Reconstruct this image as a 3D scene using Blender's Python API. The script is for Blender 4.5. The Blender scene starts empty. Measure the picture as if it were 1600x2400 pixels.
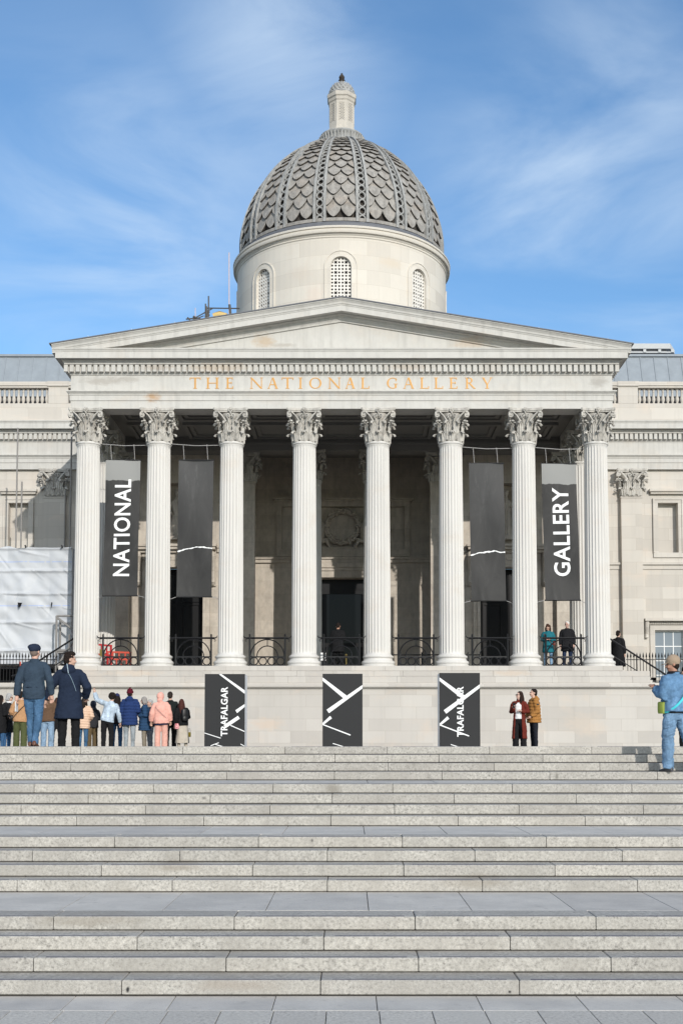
import bpy, math, random
from math import sin, cos, pi, radians, sqrt
from mathutils import Vector, Matrix, noise

C = bpy.context.scene.collection
SC = bpy.context.scene
random.seed(7)

# ------------------------------------------------------------------ camera
F_PX, PX0, Y_HOR, CAM_X, CAM_Z = 2850.0, 820.0, 1749.0, 0.316, 2.085
PITCH = math.atan(0.064)
cam = bpy.data.objects.new('camera', bpy.data.cameras.new('camera'))
C.objects.link(cam)
cam.location = (CAM_X, 0, CAM_Z)
cam.rotation_euler = (pi/2 + PITCH, 0, 0)
cam.data.sensor_fit = 'VERTICAL'
cam.data.sensor_height = 36
cam.data.sensor_width = 24
cam.data.lens = 36*F_PX/2400
cam.data.shift_y = (Y_HOR - F_PX*0.064 - 1200)/2400
cam.data.shift_x = (800-PX0)/2400
cam.data.clip_start = 0.1
cam.data.clip_end = 5000
SC.camera = cam

# ------------------------------------------------------------------ light
SUN_AZ, SUN_EL = radians(21.3), radians(20.5)      # to the right of straight behind the camera
world = bpy.data.worlds.new("World")
SC.world = world
world.use_nodes = True
wn, wl = world.node_tree.nodes, world.node_tree.links
wn.clear()
def N(nt, t, **kw):
    n = nt.nodes.new(t)
    for k, v in kw.items():
        if k.startswith('i_'):
            n.inputs[k[2:].replace('_', ' ')].default_value = v
        else:
            setattr(n, k, v)
    return n
wt = world.node_tree
sky = N(wt, 'ShaderNodeTexSky', sky_type='NISHITA', sun_disc=False)
sky.sun_elevation = SUN_EL
sky.sun_rotation = pi - SUN_AZ
sky.air_density = 1.0; sky.dust_density = 0.5; sky.ozone_density = 2.0
SKY_GAIN, SKY_STRENGTH = (0.70, 0.91, 1.04, 1), 0.15
tc = N(wt, 'ShaderNodeTexCoord')
mp = N(wt, 'ShaderNodeMapping'); mp.inputs['Rotation'].default_value = (0, radians(34), 0); mp.inputs['Scale'].default_value = (1.5, 1.2, 3.6)
wl.new(tc.outputs['Generated'], mp.inputs['Vector'])
n1 = N(wt, 'ShaderNodeTexNoise', i_Scale=2.6, i_Detail=9.0, i_Roughness=0.55, i_Distortion=0.7)
wl.new(mp.outputs[0], n1.inputs['Vector'])
r1 = N(wt, 'ShaderNodeMapRange', i_From_Min=0.30, i_From_Max=0.78, interpolation_type='SMOOTHSTEP')
wl.new(n1.outputs['Fac'], r1.inputs['Value'])
def sky_dir(px, py):
    "direction of a point of the sky"
    k = (Y_HOR-F_PX*0.064-py)/F_PX; c, s_ = cos(PITCH), sin(PITCH)
    return Vector(((px-PX0)/F_PX, c-k*s_, s_+k*c)).normalized()
acc = None
for (px, py, rad, k) in ((1330, 470, 0.15, 0.95), (1560, 560, 0.13, 0.9), (1480, 210, 0.12, 0.6), (300, 520, 0.16, 0.85), (430, 620, 0.10, 0.5), (660, 120, 0.12, 0.75), (560, 330, 0.10, 0.45), (1250, 740, 0.09, 0.35), (100, 760, 0.12, 0.5)):
    vm = N(wt, 'ShaderNodeVectorMath', operation='DISTANCE'); wl.new(tc.outputs['Generated'], vm.inputs[0]); vm.inputs[1].default_value = sky_dir(px, py)
    mr = N(wt, 'ShaderNodeMapRange', i_From_Min=rad, i_From_Max=0.0, i_To_Max=k, interpolation_type='SMOOTHSTEP'); wl.new(vm.outputs['Value'], mr.inputs['Value'])
    if acc is None: acc = mr.outputs[0]
    else:
        mx = N(wt, 'ShaderNodeMath', operation='MAXIMUM'); wl.new(acc, mx.inputs[0]); wl.new(mr.outputs[0], mx.inputs[1]); acc = mx.outputs[0]
ba = N(wt, 'ShaderNodeMath', operation='ADD'); wl.new(acc, ba.inputs[0]); ba.inputs[1].default_value = 0.14
mu = N(wt, 'ShaderNodeMath', operation='MULTIPLY'); wl.new(r1.outputs[0], mu.inputs[0]); wl.new(ba.outputs[0], mu.inputs[1])
mu2 = N(wt, 'ShaderNodeMath', operation='MULTIPLY', use_clamp=True); wl.new(mu.outputs[0], mu2.inputs[0]); mu2.inputs[1].default_value = 0.72
tint = N(wt, 'ShaderNodeMix', data_type='RGBA', blend_type='MULTIPLY'); tint.inputs['Factor'].default_value = 1
wl.new(sky.outputs[0], tint.inputs['A']); tint.inputs['B'].default_value = SKY_GAIN
cm = N(wt, 'ShaderNodeMix', data_type='RGBA'); wl.new(mu2.outputs[0], cm.inputs['Factor'])
wl.new(tint.outputs['Result'], cm.inputs['A']); cm.inputs['B'].default_value = (4.1, 4.9, 5.8, 1)
# unseen bright cloud added over the half behind the camera, to lift the shadows
sp = N(wt, 'ShaderNodeSeparateXYZ'); wl.new(tc.outputs['Generated'], sp.inputs[0])
sm_ = N(wt, 'ShaderNodeMapRange', i_From_Min=0.05, i_From_Max=-0.35, i_To_Max=0.62, interpolation_type='SMOOTHSTEP'); wl.new(sp.outputs[1], sm_.inputs['Value'])
n3 = N(wt, 'ShaderNodeTexNoise', i_Scale=2.2, i_Detail=8.0, i_Roughness=0.6); wl.new(tc.outputs['Generated'], n3.inputs['Vector'])
r3 = N(wt, 'ShaderNodeMapRange', i_From_Min=0.30, i_From_Max=0.62); wl.new(n3.outputs['Fac'], r3.inputs['Value'])
m3 = N(wt, 'ShaderNodeMath', operation='MULTIPLY'); wl.new(sm_.outputs[0], m3.inputs[0]); wl.new(r3.outputs[0], m3.inputs[1])
cm2 = N(wt, 'ShaderNodeMix', data_type='RGBA'); wl.new(m3.outputs[0], cm2.inputs['Factor']); wl.new(cm.outputs['Result'], cm2.inputs['A']); cm2.inputs['B'].default_value = (8.3, 8.0, 7.6, 1)
bg = N(wt, 'ShaderNodeBackground'); bg.inputs['Strength'].default_value = SKY_STRENGTH
wl.new(cm2.outputs['Result'], bg.inputs['Color'])
wo = N(wt, 'ShaderNodeOutputWorld'); wl.new(bg.outputs[0], wo.inputs['Surface'])

sun = bpy.data.objects.new('sun', bpy.data.lights.new('sun', 'SUN'))
C.objects.link(sun)
sun.data.energy = 2.85
sun.data.angle = radians(0.53)
sun.data.color = (1.0, 0.955, 0.89)
sdir = Vector((sin(SUN_AZ)*cos(SUN_EL), -cos(SUN_AZ)*cos(SUN_EL), sin(SUN_EL)))
sun.rotation_euler = sdir.to_track_quat('Z', 'Y').to_euler()
sun.location = (20, -30, 40)
SC.view_settings.view_transform = 'Standard'
SC.view_settings.look = 'None'
SC.view_settings.exposure = 0.25
SC.view_settings.gamma = 1.0
SC.render.engine = 'CYCLES'
SC.cycles.max_bounces = 5
SC.cycles.diffuse_bounces = 3
SC.cycles.use_denoising = True

# ------------------------------------------------------------------ helpers
def gx(px, Y):
    "ground X of a picture column at distance Y (plain perspective of the surveyed camera)"
    return (px-PX0)*Y/F_PX + CAM_X

class MB:
    def __init__(s): s.v = []; s.f = []; s.m = []
    def add(s, vs, fs, m=0):
        b = len(s.v); s.v += [tuple(v) for v in vs]
        for f in fs: s.f.append([i+b for i in f]); s.m.append(m)
    def box(s, x0, x1, y0, y1, z0, z1, m=0):
        s.add([(x0,y0,z0),(x1,y0,z0),(x1,y1,z0),(x0,y1,z0),(x0,y0,z1),(x1,y0,z1),(x1,y1,z1),(x0,y1,z1)],
              [(0,3,2,1),(4,5,6,7),(0,1,5,4),(1,2,6,5),(2,3,7,6),(3,0,4,7)], m)
    def bbox(s, x0, x1, y0, y1, z0, z1, b=0.01, m=0):
        "box whose front (-Y) edges and top edges are chamfered"
        pts = []
        for z, i in ((z0, 0), (z0+b, 1), (z1-b, 1), (z1, 0)):
            o = 0 if i else b
            pts += [(x0+o,y0+o,z),(x1-o,y0+o,z),(x1-o,y1-o,z),(x0+o,y1-o,z)]
        fs = [(0,3,2,1),(12,13,14,15)]
        for k in range(3):
            for j in range(4):
                a = k*4+j; c = k*4+(j+1) % 4
                fs.append((a, c, c+4, a+4))
        s.add(pts, fs, m)
    def prism(s, poly, y0, y1, m=0):
        "polygon in XZ (counter-clockwise seen from -Y) extruded from y0 (front) to y1 (back)"
        n = len(poly)
        vs = [(x, y0, z) for x, z in poly] + [(x, y1, z) for x, z in poly]
        fs = [tuple(range(n)), tuple(range(2*n-1, n-1, -1))] + [(i, i+n, (i+1) % n+n, (i+1) % n) for i in range(n)]
        s.add(vs, fs, m)
    def lathe(s, prof, seg=32, c=(0,0), m=0, a0=0, cap=True, close=True):
        n = len(prof); vs = []
        for k in range(seg):
            a = a0 + 2*pi*k/seg
            for r, z in prof: vs.append((c[0]+r*sin(a), c[1]-r*cos(a), z))
        fs = []
        for k in range(seg):
            k2 = (k+1) % seg
            for i in range(n-1): fs.append((k*n+i, k2*n+i, k2*n+i+1, k*n+i+1))
        if cap:
            fs.append([k*n for k in range(seg)][::-1]); fs.append([k*n+n-1 for k in range(seg)])
        s.add(vs, fs, m)
    def tube(s, pts, rad, seg=8, m=0, cap=True, flat=1.0, up=None, closed=False):
        pts = [Vector(p) for p in pts]; n = len(pts)
        if not hasattr(rad, '__len__'): rad = [rad]*n
        vs = []; ref = None
        for i, p in enumerate(pts):
            if closed: t = pts[(i+1) % n]-pts[i-1]
            else: t = pts[min(i+1, n-1)]-pts[max(i-1, 0)]
            t.normalize()
            if ref is None:
                ref = Vector(up) if up else (Vector((0,0,1)) if abs(t.z) < 0.9 else Vector((0,1,0)))
            a = ref - t*ref.dot(t)
            if a.length < 1e-5: a = t.orthogonal()
            a.normalize(); ref = a; b = t.cross(a)
            for k in range(seg):
                an = 2*pi*k/seg
                vs.append(p + (a*cos(an)*flat + b*sin(an))*rad[i])
        fs = []
        for i in range(n if closed else n-1):
            j = (i+1) % n
            for k in range(seg):
                k2 = (k+1) % seg
                fs.append((i*seg+k, i*seg+k2, j*seg+k2, j*seg+k))
        if cap and not closed:
            fs.append(tuple(range(seg))[::-1]); fs.append(tuple((n-1)*seg+k for k in range(seg)))
        s.add(vs, fs, m)
    def ring(s, c, R, r, seg=20, ts=6, m=0, a0=0, a1=2*pi):
        "circular bar in the XZ plane"
        full = abs(a1-a0-2*pi) < 1e-4
        k = seg if full else seg+1
        s.tube([(c[0]+R*cos(a0+(a1-a0)*i/seg), c[1], c[2]+R*sin(a0+(a1-a0)*i/seg)) for i in range(k)], r, ts, m, closed=full, up=(0,1,0))
    def loft(s, rings, m=0, cap=True):
        k = len(rings[0]); vs = [p for r in rings for p in r]; fs = []
        for i in range(len(rings)-1):
            for j in range(k):
                j2 = (j+1) % k
                fs.append((i*k+j, i*k+j2, (i+1)*k+j2, (i+1)*k+j))
        if cap:
            fs.append(tuple(range(k))[::-1]); fs.append(tuple((len(rings)-1)*k+j for j in range(k)))
        s.add(vs, fs, m)
    def ell(s, c, r, seg=14, lat=8, m=0, rot=None):
        c = Vector(c); vs = [Vector((0,0,-r[2]))]; fs = []
        for i in range(1, lat):
            p = -pi/2+pi*i/lat
            for k in range(seg):
                a = 2*pi*k/seg
                vs.append(Vector((r[0]*cos(p)*cos(a), r[1]*cos(p)*sin(a), r[2]*sin(p))))
        vs.append(Vector((0,0,r[2])))
        for k in range(seg):
            k2 = (k+1) % seg
            fs.append((0, 1+k2, 1+k)); fs.append((len(vs)-1, 1+(lat-2)*seg+k, 1+(lat-2)*seg+k2))
            for i in range(lat-2):
                fs.append((1+i*seg+k, 1+i*seg+k2, 1+(i+1)*seg+k2, 1+(i+1)*seg+k))
        if rot: vs = [rot @ v for v in vs]
        s.add([v+c for v in vs], fs, m)
    def mesh(s, name, mats, smooth=False):
        me = bpy.data.meshes.new(name)
        me.from_pydata(s.v, [], s.f)
        for mm in (mats if isinstance(mats, (list, tuple)) else [mats]): me.materials.append(mm)
        me.polygons.foreach_set('material_index', s.m)
        me.validate(); me.update()
        if smooth:
            me.polygons.foreach_set('use_smooth', [True]*len(me.polygons))
            try: me.set_sharp_from_angle(angle=radians(smooth if smooth > 1 else 40))
            except Exception: pass
        return me

def link(name, me, parent=None, loc=None):
    o = bpy.data.objects.new(name, me); C.objects.link(o)
    if parent is not None:
        o.parent = parent
    if loc is not None: o.location = loc
    return o
WORLD0 = {}
def part(name, mb, mats, parent, smooth=False):
    "child mesh built in world coordinates under a thing whose base is elsewhere"
    o = link(name, mb.mesh(name, mats, smooth), parent)
    p = parent; off = Vector((0,0,0))
    while p is not None:
        off += p.location; p = p.parent
    o.location = -off
    return o
def obj(name, mb, mats, parent=None, smooth=False, loc=None):
    return link(name, mb.mesh(name, mats, smooth), parent, loc)
def tag(o, label=None, cat=None, group=None, kind=None):
    if label: o['label'] = label
    if cat: o['category'] = cat
    if group: o['group'] = group
    if kind: o['kind'] = kind
    return o
def thing(name, label, cat, loc, rz=0, group=None):
    o = bpy.data.objects.new(name, None); C.objects.link(o)
    o.empty_display_size = 0.2
    o.location = loc; o.rotation_euler = (0, 0, rz)
    return tag(o, label, cat, group)
def kids(o): return [c for c in bpy.data.objects if c.parent is o]
def copy_tree(o, parent=None, loc=None):
    c = o.copy(); C.objects.link(c)
    if parent is not None: c.parent = parent
    if loc is not None: c.location = loc
    for ch in kids(o): copy_tree(ch, c)
    return c

# ------------------------------------------------------------------ materials
def base_mat(name, rough=0.7, spec=0.3):
    m = bpy.data.materials.new(name); m.use_nodes = True
    nt = m.node_tree; b = nt.nodes['Principled BSDF']
    b.inputs['Roughness'].default_value = rough
    b.inputs['Specular IOR Level'].default_value = spec
    return m, nt, b
def L(nt, a, b): nt.links.new(a, b)
def ramp(nt, fac, stops):
    r = nt.nodes.new('ShaderNodeValToRGB')
    e = r.color_ramp.elements
    while len(e) < len(stops): e.new(0.5)
    for k, (p, c) in enumerate(stops):
        e[k].position = p; e[k].color = (c if len(c) == 4 else (*c, 1))
    L(nt, fac, r.inputs[0]); return r.outputs[0]
def mixc(nt, fac, a, b, blend='MIX'):
    n = nt.nodes.new('ShaderNodeMix'); n.data_type = 'RGBA'; n.blend_type = blend
    for sock, v in (('Factor', fac), ('A', a), ('B', b)):
        if hasattr(v, 'links') or hasattr(v, 'is_output'): L(nt, v, n.inputs[sock])
        else: n.inputs[sock].default_value = v if sock == 'Factor' else (v if len(v) == 4 else (*v, 1))
    return n.outputs['Result']
def noise_n(nt, vec, scale, detail=4, rough=0.55, dist=0):
    n = nt.nodes.new('ShaderNodeTexNoise')
    n.inputs['Scale'].default_value = scale; n.inputs['Detail'].default_value = detail
    n.inputs['Roughness'].default_value = rough; n.inputs['Distortion'].default_value = dist
    if vec is not None: L(nt, vec, n.inputs['Vector'])
    return n.outputs['Fac']
def mapped(nt, vec, scale=(1,1,1), loc=(0,0,0), rot=(0,0,0)):
    n = nt.nodes.new('ShaderNodeMapping')
    n.inputs['Scale'].default_value = scale; n.inputs['Location'].default_value = loc; n.inputs['Rotation'].default_value = rot
    L(nt, vec, n.inputs['Vector']); return n.outputs[0]
def objco(nt):
    return nt.nodes.new('ShaderNodeTexCoord').outputs['Object']
def bump(nt, b, h, strength=0.3, dist=0.01):
    n = nt.nodes.new('ShaderNodeBump'); n.inputs['Strength'].default_value = strength; n.inputs['Distance'].default_value = dist
    L(nt, h, n.inputs['Height']); L(nt, n.outputs[0], b.inputs['Normal'])

def stone(name, col, var=0.10, ashlar=None, streak=0.5, stain=0.5, warm=(0.50, 0.40, 0.30), bumpy=0.25, soot_and_shade=0.0, seed=0):
    m, nt, b = base_mat(name, 0.85, 0.2)
    co = objco(nt)
    c = tuple(col)
    oi = nt.nodes.new('ShaderNodeObjectInfo'); sh_ = nt.nodes.new('ShaderNodeVectorMath'); sh_.operation = 'MULTIPLY_ADD'
    L(nt, oi.outputs['Location'], sh_.inputs[0]); sh_.inputs[1].default_value = (1.37, 1.37, 0.9); L(nt, co, sh_.inputs[2])
    co0, co = co, sh_.outputs[0]
    base = mixc(nt, noise_n(nt, mapped(nt, co, loc=(seed, 3, 7)), 0.55, 5, 0.6), tuple(x*(1-var) for x in c), tuple(min(1, x*(1+var*0.7)) for x in c))
    h = noise_n(nt, co, 38, 3, 0.6)
    if ashlar:
        bw, bh = ashlar
        sx = nt.nodes.new('ShaderNodeSeparateXYZ'); L(nt, co0, sx.inputs[0])
        ad = nt.nodes.new('ShaderNodeMath'); ad.operation = 'ADD'; L(nt, sx.outputs[0], ad.inputs[0]); L(nt, sx.outputs[1], ad.inputs[1])
        cb = nt.nodes.new('ShaderNodeCombineXYZ'); L(nt, ad.outputs[0], cb.inputs[0]); L(nt, sx.outputs[2], cb.inputs[1])
        br = nt.nodes.new('ShaderNodeTexBrick')
        br.offset = 0.5; br.squash = 1.0
        L(nt, cb.outputs[0], br.inputs['Vector'])
        br.inputs['Scale'].default_value = 1.0
        br.inputs['Brick Width'].default_value = bw; br.inputs['Row Height'].default_value = bh
        br.inputs['Mortar Size'].default_value = 0.006; br.inputs['Mortar Smooth'].default_value = 0.3
        br.inputs['Bias'].default_value = 0.0
        br.inputs['Color1'].default_value = (0.86, 0.84, 0.81, 1); br.inputs['Color2'].default_value = (1.04, 1.03, 1.0, 1)
        br.inputs['Mortar'].default_value = (0.72, 0.68, 0.62, 1)
        base = mixc(nt, 0.85, base, br.outputs['Color'], 'MULTIPLY')
    # warm and grey patches, soft-edged, that belong to the stone
    p = noise_n(nt, mapped(nt, co, (0.9, 0.9, 1.3), (11+seed, 5, 2)), 0.9, 6, 0.65, 0.4)
    pf = ramp(nt, p, [(0.52, (0, 0, 0)), (0.72, (stain, stain, stain))])
    base = mixc(nt, pf, base, tuple(c[i]*0.55+warm[i]*0.45 for i in range(3)))
    st = noise_n(nt, mapped(nt, co, (3.2, 3.2, 0.16), (seed, 1, 0)), 1.6, 5, 0.6)
    sf = ramp(nt, st, [(0.50, (0, 0, 0)), (0.78, (streak, streak, streak))])
    base = mixc(nt, sf, base, tuple(x*0.62 for x in c))
    if soot_and_shade:
        q = noise_n(nt, mapped(nt, co, (1, 1, 0.6), (2, seed, 9)), 4.5, 7, 0.7)
        qf = ramp(nt, q, [(0.42, (0, 0, 0)), (0.66, (soot_and_shade, soot_and_shade, soot_and_shade))])
        base = mixc(nt, qf, base, tuple(x*0.28 for x in c))
    L(nt, base, b.inputs['Base Color'])
    bump(nt, b, h, bumpy, 0.012)
    return m

M = {}
M['column'] = stone('column_stone', (0.61, 0.59, 0.555), 0.10, None, 0.42, 0.55, (0.52, 0.42, 0.32), seed=3)
M['stone'] = stone('portland_stone', (0.53, 0.515, 0.485), 0.09, (1.55, 0.62), 0.30, 0.40)
M['podium'] = stone('podium_stone', (0.515, 0.49, 0.46), 0.10, (1.15, 0.44), 0.22, 0.55, (0.60, 0.44, 0.30), seed=5)
M['trim'] = stone('moulded_stone', (0.54, 0.525, 0.49), 0.11, None, 0.55, 0.5, seed=9, soot_and_shade=0.10)
M['wing'] = stone('wing_stone', (0.545, 0.515, 0.475), 0.08, (1.5, 0.55), 0.25, 0.50, (0.66, 0.50, 0.36), seed=14)
M['inner'] = stone('porch_stone', (0.54, 0.49, 0.43), 0.15, (1.4, 0.6), 0.6, 0.7, (0.34, 0.26, 0.18), soot_and_shade=0.30, seed=21)
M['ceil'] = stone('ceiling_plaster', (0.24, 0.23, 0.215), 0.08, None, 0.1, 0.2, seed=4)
M['capital'] = stone('carved_stone', (0.53, 0.505, 0.46), 0.14, None, 0.4, 0.5, seed=8, soot_and_shade=0.6)
M['drum'] = stone('drum_stone', (0.62, 0.585, 0.53), 0.08, (1.6, 0.75), 0.14, 0.40, (0.60, 0.48, 0.36), seed=2)
M['grille'] = stone('grille_stone', (0.70, 0.67, 0.62), 0.05, None, 0.1, 0.1)
M['scale'] = stone('dome_scale_stone', (0.355, 0.337, 0.312), 0.28, None, 0.95, 0.7, (0.36, 0.25, 0.16), 0.5, 0.5, seed=6)
M['rib'] = stone('dome_rib_stone', (0.37, 0.37, 0.36), 0.2, None, 0.6, 0.4, (0.25, 0.2, 0.15), 0.5, 0.5, seed=17)
M['lantern'] = stone('lantern_stone', (0.50, 0.465, 0.41), 0.12, None, 0.5, 0.5, seed=31, soot_and_shade=0.12)
M['soot_and_shade'] = stone('soot_and_shade_stone', (0.06, 0.053, 0.048), 0.3, None, 0.5, 0.5, (0.2, 0.14, 0.09), 0.5, 0.5, seed=1)  # dark soot; on the dome it also paints the shade between scales

def plain(name, col, rough=0.6, spec=0.3, var=0.12, sc=6.0, metal=0.0, bmp=0.0, bsc=60):
    m, nt, b = base_mat(name, rough, spec)
    co = objco(nt)
    c = mixc(nt, noise_n(nt, co, sc, 5, 0.6), tuple(x*(1-var) for x in col), tuple(min(1, x*(1+var)) for x in col))
    L(nt, c, b.inputs['Base Color']); b.inputs['Metallic'].default_value = metal
    if bmp: bump(nt, b, noise_n(nt, co, bsc, 3, 0.6), bmp, 0.01)
    return m
def cloth(name, col, var=0.30, weave=180, rough=0.9, sheen=0.0):
    m, nt, b = base_mat(name, rough, 0.15)
    co = objco(nt)
    c = mixc(nt, noise_n(nt, co, 7, 5, 0.65), tuple(x*(1-var) for x in col), tuple(min(1, x*(1+var)) for x in col))
    L(nt, c, b.inputs['Base Color'])
    bump(nt, b, noise_n(nt, mapped(nt, co, (1, 1, 1.7)), 20, 5, 0.65), 0.55, 0.02)
    return m
def denim(name, col):
    m, nt, b = base_mat(name, 0.9, 0.1)
    co = objco(nt)
    f = noise_n(nt, mapped(nt, co, (1, 1, 0.45)), 7, 6, 0.7)
    c = ramp(nt, f, [(0.28, tuple(x*0.55 for x in col)), (0.52, col), (0.74, tuple(min(1, x*1.5+0.04) for x in col))])
    L(nt, c, b.inputs['Base Color'])
    bump(nt, b, noise_n(nt, mapped(nt, co, (1, 1, 1.8)), 16, 5, 0.65), 0.8, 0.03)
    return m
def granite(name, light, dark, tone, seed=0, speck=1.0, top=None):
    m, nt, b = base_mat(name, 0.8, 0.25)
    co = objco(nt)
    s1 = noise_n(nt, co, 34, 4, 0.78)
    c = ramp(nt, s1, [(0.33, dark), (0.45, tuple((light[i]*0.66+dark[i]*0.34) for i in range(3))), (0.56, light), (0.70, tuple(min(1, x*1.22) for x in light))])
    c = mixc(nt, 1-speck, c, light) if speck < 1 else c
    s2 = noise_n(nt, mapped(nt, co, loc=(seed, 2, 1)), 2.1, 6, 0.65)
    c = mixc(nt, ramp(nt, s2, [(0.36, (0.75, 0.75, 0.75)), (0.62, (0, 0, 0))]), c, tone)
    # each stone a little different
    ge = nt.nodes.new('ShaderNodeNewGeometry')
    ri = ramp(nt, ge.outputs['Random Per Island'], [(0, (0.90, 0.895, 0.89)), (0.5, (0.98, 0.98, 0.97)), (1, (1.05, 1.04, 1.02))])
    c = mixc(nt, 1.0, c, ri, 'MULTIPLY')
    # small dark stains and drips
    s3 = noise_n(nt, mapped(nt, co, (1.6, 1.6, 0.7), (seed, 8, 3)), 3.4, 7, 0.72, 0.3)
    c = mixc(nt, ramp(nt, s3, [(0.57, (0, 0, 0)), (0.74, (0.42, 0.42, 0.42))]), c, tuple(x*0.36 for x in light))
    L(nt, c, b.inputs['Base Color'])
    bump(nt, b, noise_n(nt, co, 70, 3, 0.7), 0.5, 0.008)
    return m
M['granite'] = granite('step_granite', (0.465, 0.443, 0.405), (0.18, 0.17, 0.155), (0.335, 0.315, 0.285))
M['slab'] = granite('landing_slab_stone', (0.58, 0.55, 0.505), (0.38, 0.362, 0.335), (0.45, 0.43, 0.40), 4, 0.3)
M['terrace'] = granite('terrace_stone', (0.17, 0.165, 0.16), (0.11, 0.11, 0.11), (0.14, 0.14, 0.14), 5, 0.3)
M['sett'] = granite('granite_sett', (0.58, 0.55, 0.50), (0.27, 0.255, 0.23), (0.50, 0.475, 0.43), 9)
SPOTS = []
M['joint'] = plain('joint_dirt', (0.07, 0.065, 0.06), 0.95, 0.1, 0.3, 9)

def rust(m, spots):
    "a few stains with an outline of their own, each at its place on the stone"
    nt = m.node_tree; b = nt.nodes['Principled BSDF']; c = b.inputs['Base Color'].links[0].from_socket
    co = objco(nt)
    nz = noise_n(nt, mapped(nt, co, (1.5, 1, 3)), 3.0, 6, 0.68)
    for (x, z, rx, rz, col, k) in spots:
        v = mapped(nt, co, (1/rx, 0, 1/rz), (-x/rx, 0, -z/rz))
        ln = nt.nodes.new('ShaderNodeVectorMath'); ln.operation = 'LENGTH'; L(nt, v, ln.inputs[0])
        a = nt.nodes.new('ShaderNodeMath'); a.operation = 'MULTIPLY_ADD'; L(nt, nz, a.inputs[0]); a.inputs[1].default_value = 1.8; L(nt, ln.outputs['Value'], a.inputs[2])
        mr = nt.nodes.new('ShaderNodeMapRange'); mr.inputs['From Min'].default_value = 1.9; mr.inputs['From Max'].default_value = 1.2; mr.inputs['To Max'].default_value = k
        L(nt, a.outputs[0], mr.inputs['Value'])
        c = mixc(nt, mr.outputs[0], c, col)
    L(nt, c, b.inputs['Base Color'])
rust(M['granite'], [(gx(1189, 10.3), 0.035, 0.020, 0.018, (0.02, 0.02, 0.02), 1.0), (gx(306, 10.3), 0.05, 0.018, 0.03, (0.03, 0.03, 0.03), 1.0), (gx(1071, 11.2), 0.49, 0.018, 0.022, (0.06, 0.06, 0.06), 0.8), (gx(482, 16.8), 1.38, 0.04, 0.03, (0.16, 0.15, 0.14), 0.8),
    (gx(1301, 18.9), 1.62, 0.03, 0.06, (0.18, 0.17, 0.15), 0.8), (gx(736, 14.9), 1.00, 0.018, 0.022, (0.10, 0.095, 0.09), 0.8), (gx(780, 16.5), 1.50, 0.14, 0.10, (0.22, 0.20, 0.17), 0.7), (gx(560, 10.4), 0.09, 0.5, 0.06, (0.30, 0.26, 0.22), 0.6), (gx(200, 11.2), 0.48, 0.6, 0.07, (0.27, 0.24, 0.20), 0.6), (gx(1130, 12.9), 0.62, 0.5, 0.07, (0.27, 0.24, 0.20), 0.6), (gx(420, 13.5), 0.75, 0.4, 0.06, (0.26, 0.23, 0.19), 0.6)])
rust(M['trim'], [(-7.05, 15.10, 0.34, 0.20, (0.42, 0.25, 0.12), 0.75), (-8.9, 15.72, 1.0, 0.20, (0.38, 0.355, 0.32), 0.8), (-8.0, 15.80, 0.8, 0.14, (0.38, 0.355, 0.32), 0.7), (9.6, 15.70, 0.42, 0.24, (0.36, 0.34, 0.31), 0.8),
    (-2.9, 17.25, 0.5, 0.35, (0.44, 0.32, 0.20), 0.6), (-2.2, 17.12, 0.6, 0.10, (0.38, 0.35, 0.31), 0.7), (-4.6, 16.2, 1.6, 0.2, (0.42, 0.34, 0.25), 0.6), (4.8, 17.2, 0.9, 0.3, (0.47, 0.36, 0.26), 0.5), (2.5, 16.2, 1.2, 0.15, (0.40, 0.33, 0.26), 0.5), (-6.9, 16.2, 0.7, 0.15, (0.36, 0.30, 0.24), 0.5)])
rust(M['podium'], [(-2.7, 2.9, 0.7, 0.3, (0.58, 0.45, 0.34), 0.5), (8.8, 2.9, 1.0, 0.5, (0.55, 0.46, 0.37), 0.4), (-4.0, 3.4, 0.4, 0.5, (0.56, 0.48, 0.40), 0.4), (-7.5, 4.75, 1.2, 0.15, (0.55, 0.44, 0.34), 0.5), (6.2, 4.75, 0.9, 0.14, (0.52, 0.42, 0.33), 0.6)])
rust(M['drum'], [(-2.2, 26.2, 0.8, 0.5, (0.56, 0.50, 0.43), 0.5), (2.4, 26.8, 0.9, 0.35, (0.58, 0.49, 0.38), 0.5), (-1.5, 25.0, 0.6, 0.7, (0.62, 0.50, 0.42), 0.4)])
M['lead'] = plain('lead_sheet', (0.25, 0.28, 0.31), 0.6, 0.3, 0.2, 3)
M['lead_dark'] = plain('lead_weathered', (0.125, 0.13, 0.145), 0.6, 0.3, 0.2, 5)
M['iron'] = plain('black_iron', (0.007, 0.007, 0.008), 0.4, 0.3, 0.2)
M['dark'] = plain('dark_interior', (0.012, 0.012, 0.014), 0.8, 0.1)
M['door'] = plain('black_door_paint', (0.008, 0.008, 0.009), 0.45, 0.2)
M['floor'] = stone('porch_paving', (0.50, 0.475, 0.435), 0.12, None, 0.2, 0.3, seed=40)
M['void'] = plain('void_and_gutter_shade', (0.03, 0.03, 0.033), 0.9, 0.1)
M['gold'] = plain('gilding', (0.54, 0.28, 0.07), 0.5, 0.4, 0.25, 8, 0.1)
M['wire'] = plain('steel_wire', (0.35, 0.34, 0.33), 0.5, 0.4)
M['white'] = plain('white_paint', (0.80, 0.80, 0.79), 0.5, 0.3, 0.03)
M['print'] = plain('white_print', (0.80, 0.80, 0.79), 0.6, 0.2, 0.02)
M['panel'] = plain('charcoal_print', (0.030, 0.030, 0.031), 0.6, 0.15, 0.06, 2)
M['panel_side'] = plain('pale_panel_side', (0.62, 0.64, 0.67), 0.4, 0.4, 0.06, 2)
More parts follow.
